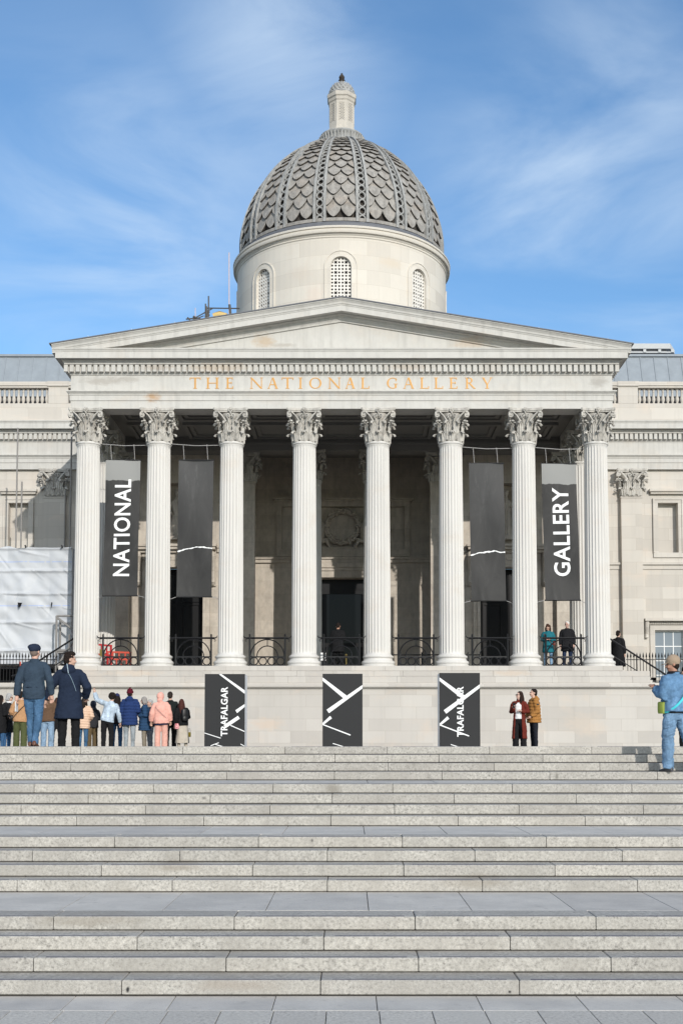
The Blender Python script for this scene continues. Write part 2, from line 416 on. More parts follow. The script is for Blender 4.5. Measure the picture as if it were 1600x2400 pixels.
M['roof_sheet'] = plain('grey_roof_sheet', (0.46, 0.47, 0.47), 0.6, 0.2, 0.1, 3)
M['galv'] = plain('galvanised_tube', (0.22, 0.21, 0.20), 0.5, 0.4, 0.25, 9)
M['tube_dark'] = plain('dark_scaffold_tube', (0.07, 0.065, 0.06), 0.5, 0.3, 0.2)
M['pole_pink'] = plain('faded_pole', (0.52, 0.44, 0.46), 0.6, 0.3)
M['yellow'] = plain('yellow_wrap', (0.62, 0.45, 0.18), 0.6, 0.3)
M['red'] = plain('red_plastic', (0.50, 0.035, 0.04), 0.45, 0.4, 0.1)
M['orange'] = plain('orange_plastic', (0.50, 0.06, 0.03), 0.45, 0.4, 0.1)
M['brass'] = plain('brass', (0.55, 0.38, 0.12), 0.3, 0.5, 0.1, 6, 0.8)
M['strip'] = plain('anti_slip_strip', (0.07, 0.07, 0.10), 0.7, 0.2)
gm, nt_, b_ = base_mat('window_glass', 0.04, 0.12); b_.inputs['Base Color'].default_value = (0.006, 0.007, 0.008, 1); M['glass'] = gm
gm2, nt_, b_ = base_mat('sash_glass', 0.08, 0.6)
b_.inputs['Base Color'].default_value = (0.16, 0.19, 0.23, 1); M['glass_pale'] = gm2

# ------------------------------------------------------------------ ground, steps, terrace
H = 0.13
D1, TREAD, LAND = 10.326, 0.330, 1.854
RY = []
d = D1
for i in range(1, 17):
    RY.append(d); d += LAND if i % 4 == 0 else TREAD
ZT = 16*H
ZL = ZT-0.10          # the pavement behind the top step lies a little lower
mb = MB(); mb.box(-700, 700, -400, 1500, -0.6, -0.05)
tag(obj('ground', mb, M['joint']), 'dark ground beneath the paving', kind='structure')
mb = MB()
def slabs(mb, x0, x1, y0, y1, ztop, w, phase, gap=0.005, th=0.05, mat=0, jit=0.0):
    x = x0 + (phase-x0) % w - w
    while x < x1:
        mb.bbox(max(x0, x)+gap, min(x1, x+w)-gap, y0+gap, y1-gap, ztop-th, ztop+random.uniform(-jit, jit), 0.0025, mat)
        x += w
yv = D1-0.002
rows = [(9.765, yv, 0.835, gx(629*1.0204, 9.9), 0), (9.20, 9.765, 0.415, gx(749*1.0204, 9.5), 1)]
y = 9.20
k = 0
while y > -14:
    dp, w_ = ((0.22, 30) if k == 0 else (0.56, 0.415) if k % 4 == 1 else (0.75, 0.9))
    rows.append((y-dp, y, w_, 0.3+0.2*k, 0 if k != 0 and k % 4 != 1 else 1)); y -= dp; k += 1
for (a, b2, w, ph, mt) in rows:
    slabs(mb, -30, 30, a, b2, 0.0, w, ph, 0.0035, 0.08, mt, 0.001)
tag(obj('pavement', mb, [M['slab'], M['sett']], smooth=False), 'grey slab paving at the foot of the steps', kind='structure')

# steps: every riser a row of granite blocks 1.66 m long
JOINT = [737, 523, 744, 541, 752, 582, 752, 595, 760, 621, 763, 628, 768, 649, 769, 655]
mb = MB()
core = MB()
st = MB()
SW = 1.662
for i in range(16):
    y0 = RY[i]; z1 = (i+1)*H; z0 = i*H
    last = (i+1) % 4 == 0
    depth = 0.40 if not last else 0.42
    ph = gx(JOINT[i]*1.0204, y0)
    x = ph - SW*18
    while x < 28:
        g = 0.004
        dy = random.uniform(-0.004, 0.004)
        mb.bbox(x+g, x+SW-g, y0+dy, y0+depth-0.004, z0+0.010, z1+random.uniform(-0.0015, 0.0015), 0.007)
        if 3 < i or True:
            st.box(x+0.10, x+SW-0.10, y0+0.022, y0+0.036, z1-0.01, z1+0.0035)
        x += SW
    yb = RY[i+1] if i < 15 else y0+1
    core.box(-30, 30, y0+0.025, y0+depth+0.02, z0-0.12, z1-0.012)
    if last:
        y2 = (RY[i+1] if i < 15 else 75)
        if i < 15:
            slabs(mb, -30, 30, y0+depth, y2+0.04, z1, 0.985, {3: gx(845*1.0204, 12), 7: gx(836*1.0204, 15), 11: gx(846*1.0204, 17)}[i], 0.004, 0.04, 1, 0.0015)
            core.box(-30, 30, y0+depth, y2+0.1, z1-0.3, z1-0.035)
stp = tag(obj('steps', mb, [M['granite'], M['slab']]), 'broad flights of grey granite steps with landings', kind='structure')
obj('step_joints', core, M['joint'], stp)
obj('nosing_strip', st, M['strip'], stp)
mb = MB()
yy = RY[15]+0.42; k = 0
while yy < 44.2:
    slabs(mb, -40, 40, yy, yy+0.9, ZL, 1.2, 0.3*(k % 3), 0.004, 0.05, 0, 0.001); yy += 0.9; k += 1
mb.box(-40, 40, RY[15]+0.42, 62, ZL-0.5, ZL-0.055, 0)
tag(obj('terrace', mb, [M['terrace']]), 'paved terrace at the top of the steps', kind='structure')

# ------------------------------------------------------------------ the gallery
B = thing('gallery_building', 'pale stone gallery with eight-column portico and ribbed dome', 'gallery', (0, 44.75, ZT))
FY, FX = 44.75, 10.12          # frieze plane
FLOOR = 5.03
COLX = [(-9.625+2.75*i)*0.99 for i in range(8)]
COLX = [gx(p*1.0, 45.2) for p in (199.5, 367, 539.5, 712, 886, 1059, 1231.5, 1402.5)]
CY = 45.2

# --- column meshes
def shaft_mb(z0=5.47, z1=13.46, r0=0.468, r1=0.422, fl=24):
    mb = MB(); rings = []
    zs = [0, 0.004, 0.008, 0.016, 0.03, 0.2, 0.4, 0.6, 0.8, 0.965, 0.975, 0.982, 0.986, 1.0]
    per = 8
    for t in zs:
        r = r0 + (r1-r0)*(t**1.6)
        if t < 0.006: r += 0.03*(1-t/0.006)
        if t >= 0.986: r += 0.02
        dep = 1.0
        if t < 0.016: dep = max(0, (t-0.004)/0.012)
        if t > 0.965: dep = max(0, (0.982-t)/0.017)
        ring = []
        for k in range(fl*per):
            a = 2*pi*(k+0.5)/(fl*per)
            u = (k % per)/per*2-1+1/per
            w = max(0, 1-(u/0.80)**2)
            rr = r*(1 - 0.075*sqrt(w)*sqrt(max(0, dep)))
            ring.append((rr*sin(a), -rr*cos(a), z0+(z1-z0)*t))
        rings.append(ring)
    mb.loft(rings)
    rT = r1+0.02
    mb.lathe([(rT, z1-0.10), (rT+0.03, z1-0.075), (rT+0.03, z1-0.045), (rT, z1-0.03), (rT-0.02, z1+0.01)], 48)
    return mb
def base_mb():
    mb = MB()
    mb.lathe([(0.63, 5.03), (0.635, 5.06), (0.635, 5.09), (0.60, 5.10), (0.60, 5.115), (0.625, 5.14), (0.632, 5.175), (0.625, 5.21), (0.60, 5.235),
              (0.565, 5.245), (0.555, 5.26), (0.535, 5.30), (0.53, 5.33), (0.545, 5.345), (0.56, 5.355), (0.575, 5.38), (0.575, 5.41), (0.56, 5.435), (0.525, 5.445),
              (0.515, 5.46), (0.50, 5.475)], 64)
    return mb
def capital_mb(z0=13.46, h=1.22):
    mb = MB()
    def bell(t):
        return 0.415 - 0.085*sin(pi*min(1, t/0.9))**0.8 + 0.15*max(0, t-0.60)**2*4.0
    mb.lathe([(bell(t), z0+t*h*0.86) for t in [0, .15, .3, .45, .6, .7, .8, .9, 1.0]], 32)
    # acanthus leaves
    def leaf(a, zb, hh, wid, r0, out):
        nv, nu = 11, 9; pts = []
        for j in range(nv):
            t = j/(nv-1)
            # spine: rises along the bell then curls outward and down
            if t < 0.72:
                s = t/0.72; zz = zb+hh*s; rr = r0+0.03+0.05*s*s
            else:
                s = (t-0.72)/0.28; ang = s*pi*0.95
                zz = zb+hh+out*0.55*sin(ang)*0.9-out*0.35*(1-cos(ang))*0.5; rr = r0+0.08+out*(1-cos(ang))*0.5
            lobe = 0.74+0.26*abs(sin(t*pi*3.6+0.6))
            w = wid*(0.78+0.5*sin(pi*min(1, t*1.1))**0.8)*lobe*(1-0.55*max(0, t-0.7)/0.3)
            row = []
            for i in range(nu):
                u = i/(nu-1)*2-1
                ridge = 0.028*(1-abs(u))+0.018*cos(u*pi*4)*(1-0.4*abs(u))
                ra = rr+ridge-0.02*abs(u)*(1-t)
                an = a+u*w/max(0.3, ra)
                row.append((ra*sin(an), -ra*cos(an), zz-0.03*u*u))
            pts.append(row)
        vs = [p for r in pts for p in r]; fs = []
        for j in range(nv-1):
            for i in range(nu-1):
                q = j*nu+i; fs.append((q, q+1, q+nu+1, q+nu))
        back = [(x*0.93, y*0.93, z) for x, y, z in vs]
        n = len(vs)
        fb = [tuple(i+n for i in f[::-1]) for f in fs]
        edge = []
        for j in range(nv-1):
            q = j*nu; edge.append((q, q+nu, q+nu+n, q+n)); q += nu-1; edge.append((q+nu, q, q+n, q+nu+n))
        for i in range(nu-1):
            q = (nv-1)*nu+i; edge.append((q, q+1, q+1+n, q+n))
        mb.add(vs+back, fs+fb+edge)
    for k in range(8):
        leaf(2*pi*k/8, z0+0.0, h*0.27, 0.135, 0.415, 0.15)
    for k in range(8):
        leaf(2*pi*(k+0.5)/8, z0+0.05, h*0.52, 0.12, 0.42, 0.20)
    # stems, corner volutes and inner helices on each face
    for q in range(4):
        R = Matrix.Rotation(q*pi/2, 3, 'Z')
        for sgn in (-1, 1):
            stem = [(sgn*0.10, -0.45, z0+h*0.50), (sgn*0.20, -0.50, z0+h*0.63), (sgn*0.34, -0.545, z0+h*0.78), (sgn*0.47, -0.575, z0+h*0.875)]
            mb.tube([R @ Vector(p) for p in stem], [0.03, 0.036, 0.04, 0.034], 6)
            sp = []; c = Vector((sgn*0.535, -0.60, z0+h*0.775))
            for i in range(22):
                a = pi*0.62 - i*0.50
                rr = 0.118*(1-i/24.0)
                sp.append(R @ (c+Vector((sgn*rr*cos(a)*0.9, -0.02*i/22, rr*sin(a)))))
            mb.tube(sp, [0.034*(1-0.4*i/22) for i in range(22)], 6)
            mb.ell(R @ c, (0.065, 0.03, 0.065), 8, 6, rot=R)
            # leaf clump under the volute
            mb.ell(R @ Vector((sgn*0.47, -0.56, z0+h*0.60)), (0.062, 0.05, 0.040), 8, 6, rot=R)
            mb.ell(R @ Vector((sgn*0.40, -0.55, z0+h*0.545)), (0.05, 0.05, 0.026), 8, 6, rot=R)
            hp = [(sgn*0.06, -0.46, z0+h*0.56), (sgn*0.10, -0.51, z0+h*0.68)]
            c2 = Vector((sgn*0.085, -0.545, z0+h*0.765))
            for i in range(14):
                a = -0.4+i*0.5; rr = 0.072*(1-i/17.0)
                hp.append(c2+Vector((-sgn*rr*-cos(a), 0, rr*sin(a))))
            mb.tube([R @ Vector(p) for p in hp], [0.024]*16, 6)
        # rosette on the abacus
        c = Vector((0, -0.55, z0+h*0.945))
        mb.ell(R @ (c+Vector((0, -0.03, 0))), (0.04, 0.05, 0.04), 8, 6)
        for i in range(7):
            a = 2*pi*i/7
            mb.ell(R @ (c+Vector((0.062*cos(a), 0, 0.062*sin(a)))), (0.042, 0.035, 0.042), 7, 5)
        mb.ell(R @ Vector((0, -0.53, z0+h*0.86)), (0.035, 0.03, 0.06), 6, 5)
    # concave abacus
    for (za, zb2, o) in ((0.885, 0.925, -0.03), (0.925, 1.0, 0.0)):
        poly = []
        for q in range(4):
            R = Matrix.Rotation(q*pi/2, 3, 'Z')
            for i in range(9):
                u = -1+2*i/8
                poly.append(R @ Vector(((0.60+o)*u, -(0.505+o+0.135*u*u), 0)))
        mb.loft([[(p.x, p.y, z0+h*za) for p in poly], [(p.x, p.y, z0+h*zb2) for p in poly]])
    return mb
SHAFT = shaft_mb().mesh('column', M['column'], 35)
BASE = base_mb().mesh('base', M['column'], 40)
CAP = capital_mb().mesh('capital', M['capital'], 60)
def column(x, y, label=None):
    o = link('column', SHAFT, B); o.location = Vector((x, y, 0))-B.location
    b = link('base', BASE, o); c = link('capital', CAP, o)
    if label: o['label'] = label
    return o
for i, x in enumerate(COLX): column(x, CY)
for x in (COLX[0], COLX[7]): column(x, CY+3.2)
INNER = [gx(728, 51.6), gx(877, 51.6)]
for x in INNER: column(x, 51.6, 'column standing in shade before the entrance recess')

# --- mouldings swept round the portico
def sweep_u(mb, prof, fx, fy, yb, m=0):
    "open profile of (outward offset, z) carried along the left flank, front and right flank"
    rings = []
    for o, z in prof:
        rings.append([(-(fx+o), yb, z), (-(fx+o), fy-o, z), (fx+o, fy-o, z), (fx+o, yb, z)])
    n = len(prof); vs = [p for r in rings for p in r]; fs = []
    for i in range(n-1):
        for j in range(3):
            fs.append((i*4+j, i*4+j+1, (i+1)*4+j+1, (i+1)*4+j))
    mb.add(vs, fs, m)
ENT = [(-0.86, 15.30), (-0.86, 14.68), (0.0, 14.68), (0.0, 14.98), (0.028, 14.985), (0.028, 15.18), (0.05, 15.185), (0.06, 15.23), (0.11, 15.28), (0.14, 15.30), (0.14, 15.345),
       (0.12, 15.35), (0.0, 15.36), (0.0, 15.945), (0.03, 15.95), (0.05, 15.99), (0.08, 16.02), (0.08, 16.30), (0.21, 16.305), (0.22, 16.34), (0.26, 16.40), (0.29, 16.42), (0.29, 16.45),
       (0.30, 16.475), (0.46, 16.47), (0.46, 16.455), (0.485, 16.455), (0.485, 16.70), (0.50, 16.705), (0.51, 16.74), (0.54, 16.78), (0.545, 16.82), (0.50, 16.825), (-0.4, 16.86)]
mb = MB(); sweep_u(mb, ENT, FX, FY, 55.0)
# dentils
nd = 93; pitch = (2*(FX+0.08)+0.14)/nd
for k in range(nd+1):
    x = -(FX+0.08)-0.07+pitch*k
    mb.box(x-0.072, x+0.072, FY-0.20, FY-0.075, 16.035, 16.29)
for s in (-1, 1):
    y = FY+0.13
    while y < 52:
        xa, xb = s*(FX+0.075), s*(FX+0.20)
        mb.box(min(xa, xb), max(xa, xb), y-0.072, y+0.072, 16.035, 16.29); y += pitch
ENTO = part('entablature', mb, M['trim'], B)
# water stains on the architrave belong to its stone: two rust runs
mb = MB()
def blob(mb, cx, cz, rx, rz, y, seed):
    r = random.Random(seed); n = 18
    mb.prism([(cx+rx*cos(2*pi*i/n)*(0.75+0.4*r.random()), cz+rz*sin(2*pi*i/n)*(0.75+0.4*r.random())) for i in range(n)], y-0.0015, y+0.01)

# --- inscription
def glyph(ch, w, h):
    "roman capital as polygons in a w x h box"
    T, t, sf, sh = 0.150*h, 0.068*h, 0.10*h, 0.045*h
    P = []
    R = lambda x0, z0, x1, z1: P.append([(x0, z0), (x1, z0), (x1, z1), (x0, z1)])
    def stem(xc, wd=T, top=True, bot=True):
        R(xc-wd/2, 0, xc+wd/2, h)
        if bot: R(xc-wd/2-sf, 0, xc+wd/2+sf, sh)
        if top: R(xc-wd/2-sf, h-sh, xc+wd/2+sf, h)
    def diag(xa, za, xb, zb, wd): P.append([(xa-wd/2, za), (xa+wd/2, za), (xb+wd/2, zb), (xb-wd/2, zb)] if zb > za else [(xb-wd/2, zb), (xb+wd/2, zb), (xa+wd/2, za), (xa-wd/2, za)])
    def arc(cx, cz, rx, rz, a0, a1, tw, tn, n=18):
        for i in range(n):
            u0 = a0+(a1-a0)*i/n; u1 = a0+(a1-a0)*(i+1)/n
            def pt(u, inn):
                th = tn+(tw-tn)*abs(cos(u))
                return (cx+(rx-(th if inn else 0))*cos(u), cz+(rz-(tn if inn else 0))*sin(u))
            P.append([pt(u0, 0), pt(u1, 0), pt(u1, 1), pt(u0, 1)])
    if ch == 'T':
        stem(w/2, top=False); R(0, h-t, w, h); R(0, h-0.2*h, t, h-t+0.001); R(w-t, h-0.2*h, w, h-t+0.001)
    elif ch == 'H':
        a = sf+T/2; stem(a); stem(w-a); R(a, h*0.5-t/2, w-a, h*0.5+t/2)
    elif ch == 'E' or ch == 'L':
        a = sf+T/2; stem(a); R(a, 0, w, t); R(w-t, 0, w, 0.22*h)
        if ch == 'E':
            R(a, h-t, w*0.94, h); R(w*0.94-t, h-0.18*h, w*0.94, h); R(a, h*0.52-t/2, w*0.8, h*0.52+t/2); R(w*0.8-t, h*0.42, w*0.8, h*0.62)
    elif ch == 'I': stem(w/2)
    elif ch == 'N':
        a = sf+t/2; stem(a, t, top=False); stem(w-a, t, bot=False); diag(w-a, 0, a*0.8, h, T*1.15); R(0, h-sh, a, h)
    elif ch == 'A':
        diag(sf, 0, w*0.47, h, t); diag(w-sf*1.2, 0, w*0.50, h, T*1.1); R(w*0.25, h*0.33, w*0.7, h*0.33+t); R(0, 0, 2.2*sf, sh); R(w-2.8*sf, 0, w, sh)
    elif ch == 'O': arc(w/2, h/2, w/2, h/2, 0, 2*pi, T*1.05, t, 28)
    elif ch == 'G':
        arc(w*0.54, h/2, w*0.54, h/2, pi*0.24, pi*1.72, T*1.05, t, 24); R(w*0.80-T/2, 0.06*h, w*0.80+T/2, 0.45*h); R(w*0.6, 0.45*h-sh, w, 0.45*h); R(w*0.86-t, h*0.68, w*0.86+t*0.3, h*0.92)
    elif ch == 'R':
        a = sf+T/2; stem(a); arc(w*0.40, h*0.745, w*0.34, h*0.255, -pi/2, pi/2, T, t, 14); R(a, h-t, w*0.42, h); R(a, h*0.49, w*0.42, h*0.49+t); diag(w-sf*0.6, 0, w*0.42, h*0.5, T*1.05); R(w-sf*1.9, 0, w+0.02, sh)
    elif ch == 'Y':
        R(w/2-T/2, 0, w/2+T/2, h*0.46); R(w/2-T/2-sf, 0, w/2+T/2+sf, sh); diag(w*0.48, h*0.40, sf*1.2, h, T); diag(w*0.54, h*0.40, w-sf*1.2, h, t); R(0, h-sh, sf*2.6, h); R(w-sf*2.4, h-sh, w, h)
    return P
INS = [('T', 38, 92), ('H', 118, 182), ('E', 215, 252), ('N', 334, 398), ('A', 420, 472), ('T', 490, 547), ('I', 570, 594), ('O', 625, 685), ('N', 718, 780), ('A', 802, 850), ('L', 878, 920),
       ('G', 1006, 1060), ('A', 1086, 1140), ('L', 1168, 1213), ('L', 1238, 1282), ('E', 1312, 1352), ('R', 1390, 1440), ('Y', 1472, 1525)]
kk = 0
for ch, a, b in INS:
    mb = MB()
    xa, xb = gx(420+a/2.063, FY), gx(420+b/2.063, FY)
    for j, poly in enumerate(glyph(ch, xb-xa, 0.42)):
        mb.prism([(xa+px, 15.44+pz) for px, pz in poly], FY-0.012-0.0007*(kk % 5), FY+0.01); kk += 1
    part('letter', mb, M['gold'], ENTO)

# --- pediment
SL = (18.70-16.93)/10.77
RAKE = [(-0.3, -0.70), (0.0, -0.70), (0.02, -0.64), (0.09, -0.56), (0.11, -0.50), (0.20, -0.47), (0.21, -0.43), (0.44, -0.435), (0.44, -0.45), (0.49, -0.45), (0.49, -0.245), (0.505, -0.24), (0.515, -0.20), (0.535, -0.185),
        (0.55, -0.12), (0.60, -0.05), (0.625, -0.03), (0.625, 0.0), (-0.3, 0.0)]
mb = MB()
xe = 10.72
rings = []
for x in (-xe, -8.2, 0, 8.2, xe):
    rings.append([(x, FY-o, max(16.64, 18.70-SL*abs(x)+v)) for o, v in RAKE])
mb.loft([r[::-1] for r in rings])
mb.prism([(-9.6, 16.75), (9.6, 16.75), (0.0, 18.30)], FY+0.06, FY+0.3)
part('pediment', mb, M['trim'], B)
mb = MB()   # roof sheets with a thin dark edge over the rake
for s in (-1, 1):
    xs = (0, s*10.80)
    pts = []
    for (x, v) in ((0, 0.004), (0, 0.045), (s*10.80, 0.045), (s*10.80, 0.004)):
        z = 18.70-SL*abs(x)+v
        pts.append((x, z))
    if s > 0: pts = pts[::-1]
    mb.prism(pts[::-1], FY-0.655, 58.5)
ROOF = part('roof', mb, M['lead_dark'], B)
for x in (-9.35, -7.75, -6.15, 7.35, 8.9, 9.9):
    mb = MB(); z = 18.70-SL*abs(x)
    mb.tube([(x, FY-0.5, z), (x-0.01, FY-0.5, z+0.09)], [0.03, 0.012], 6); mb.tube([(x, FY-0.5, z+0.08), (x-0.05, FY-0.52, z+0.12)], 0.008, 5)
    part('roof_clip', mb, M['white'], ROOF)

# --- portico ceiling with coffers
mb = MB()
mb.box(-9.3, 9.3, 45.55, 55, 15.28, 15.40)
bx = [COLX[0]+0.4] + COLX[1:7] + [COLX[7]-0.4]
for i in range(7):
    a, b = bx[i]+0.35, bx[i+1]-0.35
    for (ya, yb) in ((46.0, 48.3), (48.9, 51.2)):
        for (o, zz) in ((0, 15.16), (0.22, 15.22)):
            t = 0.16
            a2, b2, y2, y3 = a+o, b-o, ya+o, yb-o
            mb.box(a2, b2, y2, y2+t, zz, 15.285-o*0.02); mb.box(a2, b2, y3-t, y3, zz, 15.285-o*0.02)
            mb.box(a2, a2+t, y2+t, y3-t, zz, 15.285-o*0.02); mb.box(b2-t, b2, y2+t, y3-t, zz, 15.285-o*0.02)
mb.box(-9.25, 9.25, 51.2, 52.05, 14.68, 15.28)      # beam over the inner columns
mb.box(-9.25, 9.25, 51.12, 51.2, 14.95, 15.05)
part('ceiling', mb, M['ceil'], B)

# --- walls with openings
def wall_holes(mb, x0, x1, z0, z1, y, holes, depth, m=0, back=None):
    xs = sorted({x0, x1, *[h[0] for h in holes], *[h[1] for h in holes]})
    zs = sorted({z0, z1, *[h[2] for h in holes], *[h[3] for h in holes]})
    for i in range(len(xs)-1):
        for j in range(len(zs)-1):
            cx, cz = (xs[i]+xs[i+1])/2, (zs[j]+zs[j+1])/2
            if any(h[0] < cx < h[1] and h[2] < cz < h[3] for h in holes): continue
            mb.add([(xs[i], y, zs[j]), (xs[i+1], y, zs[j]), (xs[i+1], y, zs[j+1]), (xs[i], y, zs[j+1])], [(0, 1, 2, 3)], m)
    for h in holes:
        a, b, c, d = h[:4]; dp = h[4] if len(h) > 4 else depth
        mb.add([(a, y, c), (a, y+dp, c), (a, y+dp, d), (a, y, d)], [(0, 1, 2, 3)], m)
        mb.add([(b, y, c), (b, y, d), (b, y+dp, d), (b, y+dp, c)], [(0, 1, 2, 3)], m)
        mb.add([(a, y, d), (a, y+dp, d), (b, y+dp, d), (b, y, d)], [(0, 1, 2, 3)], m)
        mb.add([(a, y, c), (b, y, c), (b, y+dp, c), (a, y+dp, c)], [(0, 1, 2, 3)], m)

def frame_rect(mb, x0, x1, z0, z1, w, y0, y1, m=0, bottom=True):
    mb.box(x0-w, x0, y0, y1, z0-(w if bottom else 0), z1+w, m); mb.box(x1, x1+w, y0, y1, z0-(w if bottom else 0), z1+w, m)
    mb.box(x0, x1, y0, y1, z1, z1+w, m)
    if bottom: mb.box(x0, x1, y0, y1, z0-w, z0, m)

DOORX = [-7.15, 7.06]
for s, xd in zip((-1, 1), DOORX):
    mb = MB()
    xa, xb = (-10.12, -4.75) if s < 0 else (4.75, 10.12)
    holes = [(xd-1.16, xd+1.16, FLOOR, 9.77, 0.5), (xd-0.62, xd+0.62, 11.10, 13.45, 0.55)]
    wall_holes(mb, xa, xb, FLOOR, 15.3, 52.0, holes, 0.5)
    mb.box(xd-0.62, xd+0.62, 52.55, 52.6, 11.1, 13.45)
    xi = xb if s < 0 else xa            # flank of the recess
    mb.add([(xi, 52.0, FLOOR), (xi, 55.0, FLOOR), (xi, 55.0, 15.3), (xi, 52.0, 15.3)], [(0, 1, 2, 3) if s < 0 else (3, 2, 1, 0)])
    # string course over the side bays
    e = 0.003
    for (p0, p1) in ((xa+0.02, xd-1.75), (xd+1.75, xb+0.0)):
        mb.box(p0, p1, 51.90, 52.0-e, 10.42, 10.60); mb.box(p0, p1, 51.84, 52.0-e, 10.60, 10.68)
    mb.box(xd-0.75, xd+0.75, 51.72, 52.0-e, 10.95, 11.08)
    part('porch_wall', mb, M['inner'], B)
    # door surround with consoles and hood
    mb = MB()
    frame_rect(mb, xd-1.16, xd+1.16, FLOOR, 9.77, 0.30, 51.90, 51.996, 0, False)
    frame_rect(mb, xd-1.16, xd+1.16, FLOOR, 9.77, 0.13, 51.86, 51.90-0.001, 0, False)
    mb.box(xd-1.46, xd+1.46, 51.88, 51.996, 10.08, 10.38)
    mb.box(xd-1.70, xd+1.70, 51.55, 51.996, 10.50, 10.62); mb.box(xd-1.76, xd+1.76, 51.48, 51.996, 10.62, 10.72); mb.box(xd-1.62, xd+1.62, 51.72, 51.996, 10.38, 10.50)
    for q in (-1, 1):
        xc = xd+q*1.60
        pts = [(xc, 51.78, 10.36), (xc, 51.66, 10.20), (xc, 51.80, 9.95), (xc, 51.90, 9.60), (xc, 51.86, 9.25), (xc, 51.78, 9.10), (xc, 51.84, 9.0)]
        mb.tube(pts, [0.10, 0.12, 0.10, 0.08, 0.09, 0.10, 0.06], 8, flat=1.0)
        mb.box(xc-0.11, xc+0.11, 51.90, 51.996, 8.95, 10.38)
    ds = part('door_surround', mb, M['inner'], B)
    mb = MB()
    mb.box(xd-1.16, xd+1.16, 52.52, 52.62, FLOOR, 9.77)
    for q in (-1, 1):
        for (za, zb) in ((5.3, 6.6), (6.8, 8.2), (8.4, 9.5)):
            frame_rect(mb, xd+q*0.58-0.36, xd+q*0.58+0.36, za, zb, 0.07, 52.47, 52.521)
    part('door', mb, M['door'], B)
# niche statues
def statue(x, label):
    t = MB(); y = 52.2; z = 11.10
    def R(zz, rx, ry, dx=0, dy=0, k=18, fold=0.0):
        return [(x+dx+rx*cos(2*pi*i/k)*(1+fold*sin(i*2.8)), y+dy+ry*sin(2*pi*i/k)*(1+fold*cos(i*3.1)), z+zz) for i in range(k)]
    t.loft([R(0, .36, .26), R(.10, .36, .26), R(.11, .34, .24, fold=.10), R(.5, .30, .22, 0, 0, fold=.14), R(.85, .27, .20, .02, fold=.12), R(1.1, .22, .17, .03, fold=.08), R(1.35, .26, .17, .02, fold=.05), R(1.55, .27, .15, 0, fold=.03), R(1.65, .16, .12), R(1.70, .08, .09), R(1.80, .075, .085)])
    t.ell((x, y-0.01, z+1.93), (.11, .13, .15))
    t.ell((x, y+0.03, z+1.98), (.125, .13, .13))
    t.tube([(x-.26, y, z+1.55), (x-.34, y-.02, z+1.2), (x-.20, y-.20, z+1.0)], [.085, .075, .055])
    t.tube([(x+.26, y, z+1.55), (x+.33, y-.04, z+1.25), (x+.18, y-.2, z+1.35)], [.085, .075, .055])
    t.tube([(x+.3, y-.1, z+1.45), (x+.33, y-.16, z+.9), (x+.30, y-.2, z+.4)], [.06, .10, .05], flat=0.5)
    o = obj('statue', t, M['inner'], smooth=50)
    tag(o, label, 'statue', None)
statue(DOORX[0], 'draped stone statue in the shaded niche above the left doorway, beside a blank dark banner')
statue(DOORX[1], 'draped stone statue in the shaded niche above the right doorway, beside a blank dark banner')

# recess wall, central doorway and relief
mb = MB()
wall_holes(mb, -4.75, 4.75, FLOOR, 15.3, 55.0, [(-1.35, 1.30, FLOOR, 9.72, 0.7), (-2.80, 2.80, 11.02, 13.0, 0.14)], 0.6)
mb.add([(-2.8, 55.14, 11.02), (2.8, 55.14, 11.02), (2.8, 55.14, 13.0), (-2.8, 55.14, 13.0)], [(0, 1, 2, 3)])
for (p0, p1) in ((-4.74, 4.74),):
    mb.box(p0, p1, 54.88, 54.997, 10.42, 10.58); mb.box(p0, p1, 54.80, 54.997, 10.58, 10.68)
mb.box(-1.9, 1.9, 54.90, 54.997, 9.75, 10.05); mb.box(-1.95, 1.95, 54.84, 54.997, 10.05, 10.18); mb.box(-2.0, 2.0, 54.78, 54.997, 10.18, 10.40)
frame_rect(mb, -2.80, 2.80, 11.02, 13.0, 0.22, 54.86, 54.997)
mb.box(-3.2, 3.2, 54.72, 54.997, 13.30, 13.42); mb.box(-3.1, 3.1, 54.82, 54.997, 13.22, 13.30)
mb.box(-3.0, 3.0, 54.82, 54.997, 10.70, 10.80)
part('recess_wall', mb, M['inner'], B)
mb = MB()
wc = (-0.02, 54.98, 12.06)
mb.ring(wc, 0.72, 0.10, 40, 8)
rr = random.Random(3)
for i in range(70):
    a = 2*pi*i/70
    for j in range(2):
        q = 0.72+rr.uniform(-0.13, 0.13)
        mb.ell((wc[0]+q*cos(a), wc[1]-0.08-rr.uniform(0, .04), wc[2]+q*sin(a)), (0.055, 0.04, 0.055), 6, 4)
mb.prism([(wc[0]+0.62*cos(2*pi*i/32), wc[2]+0.62*sin(2*pi*i/32)) for i in range(32)], 55.06, 55.13)
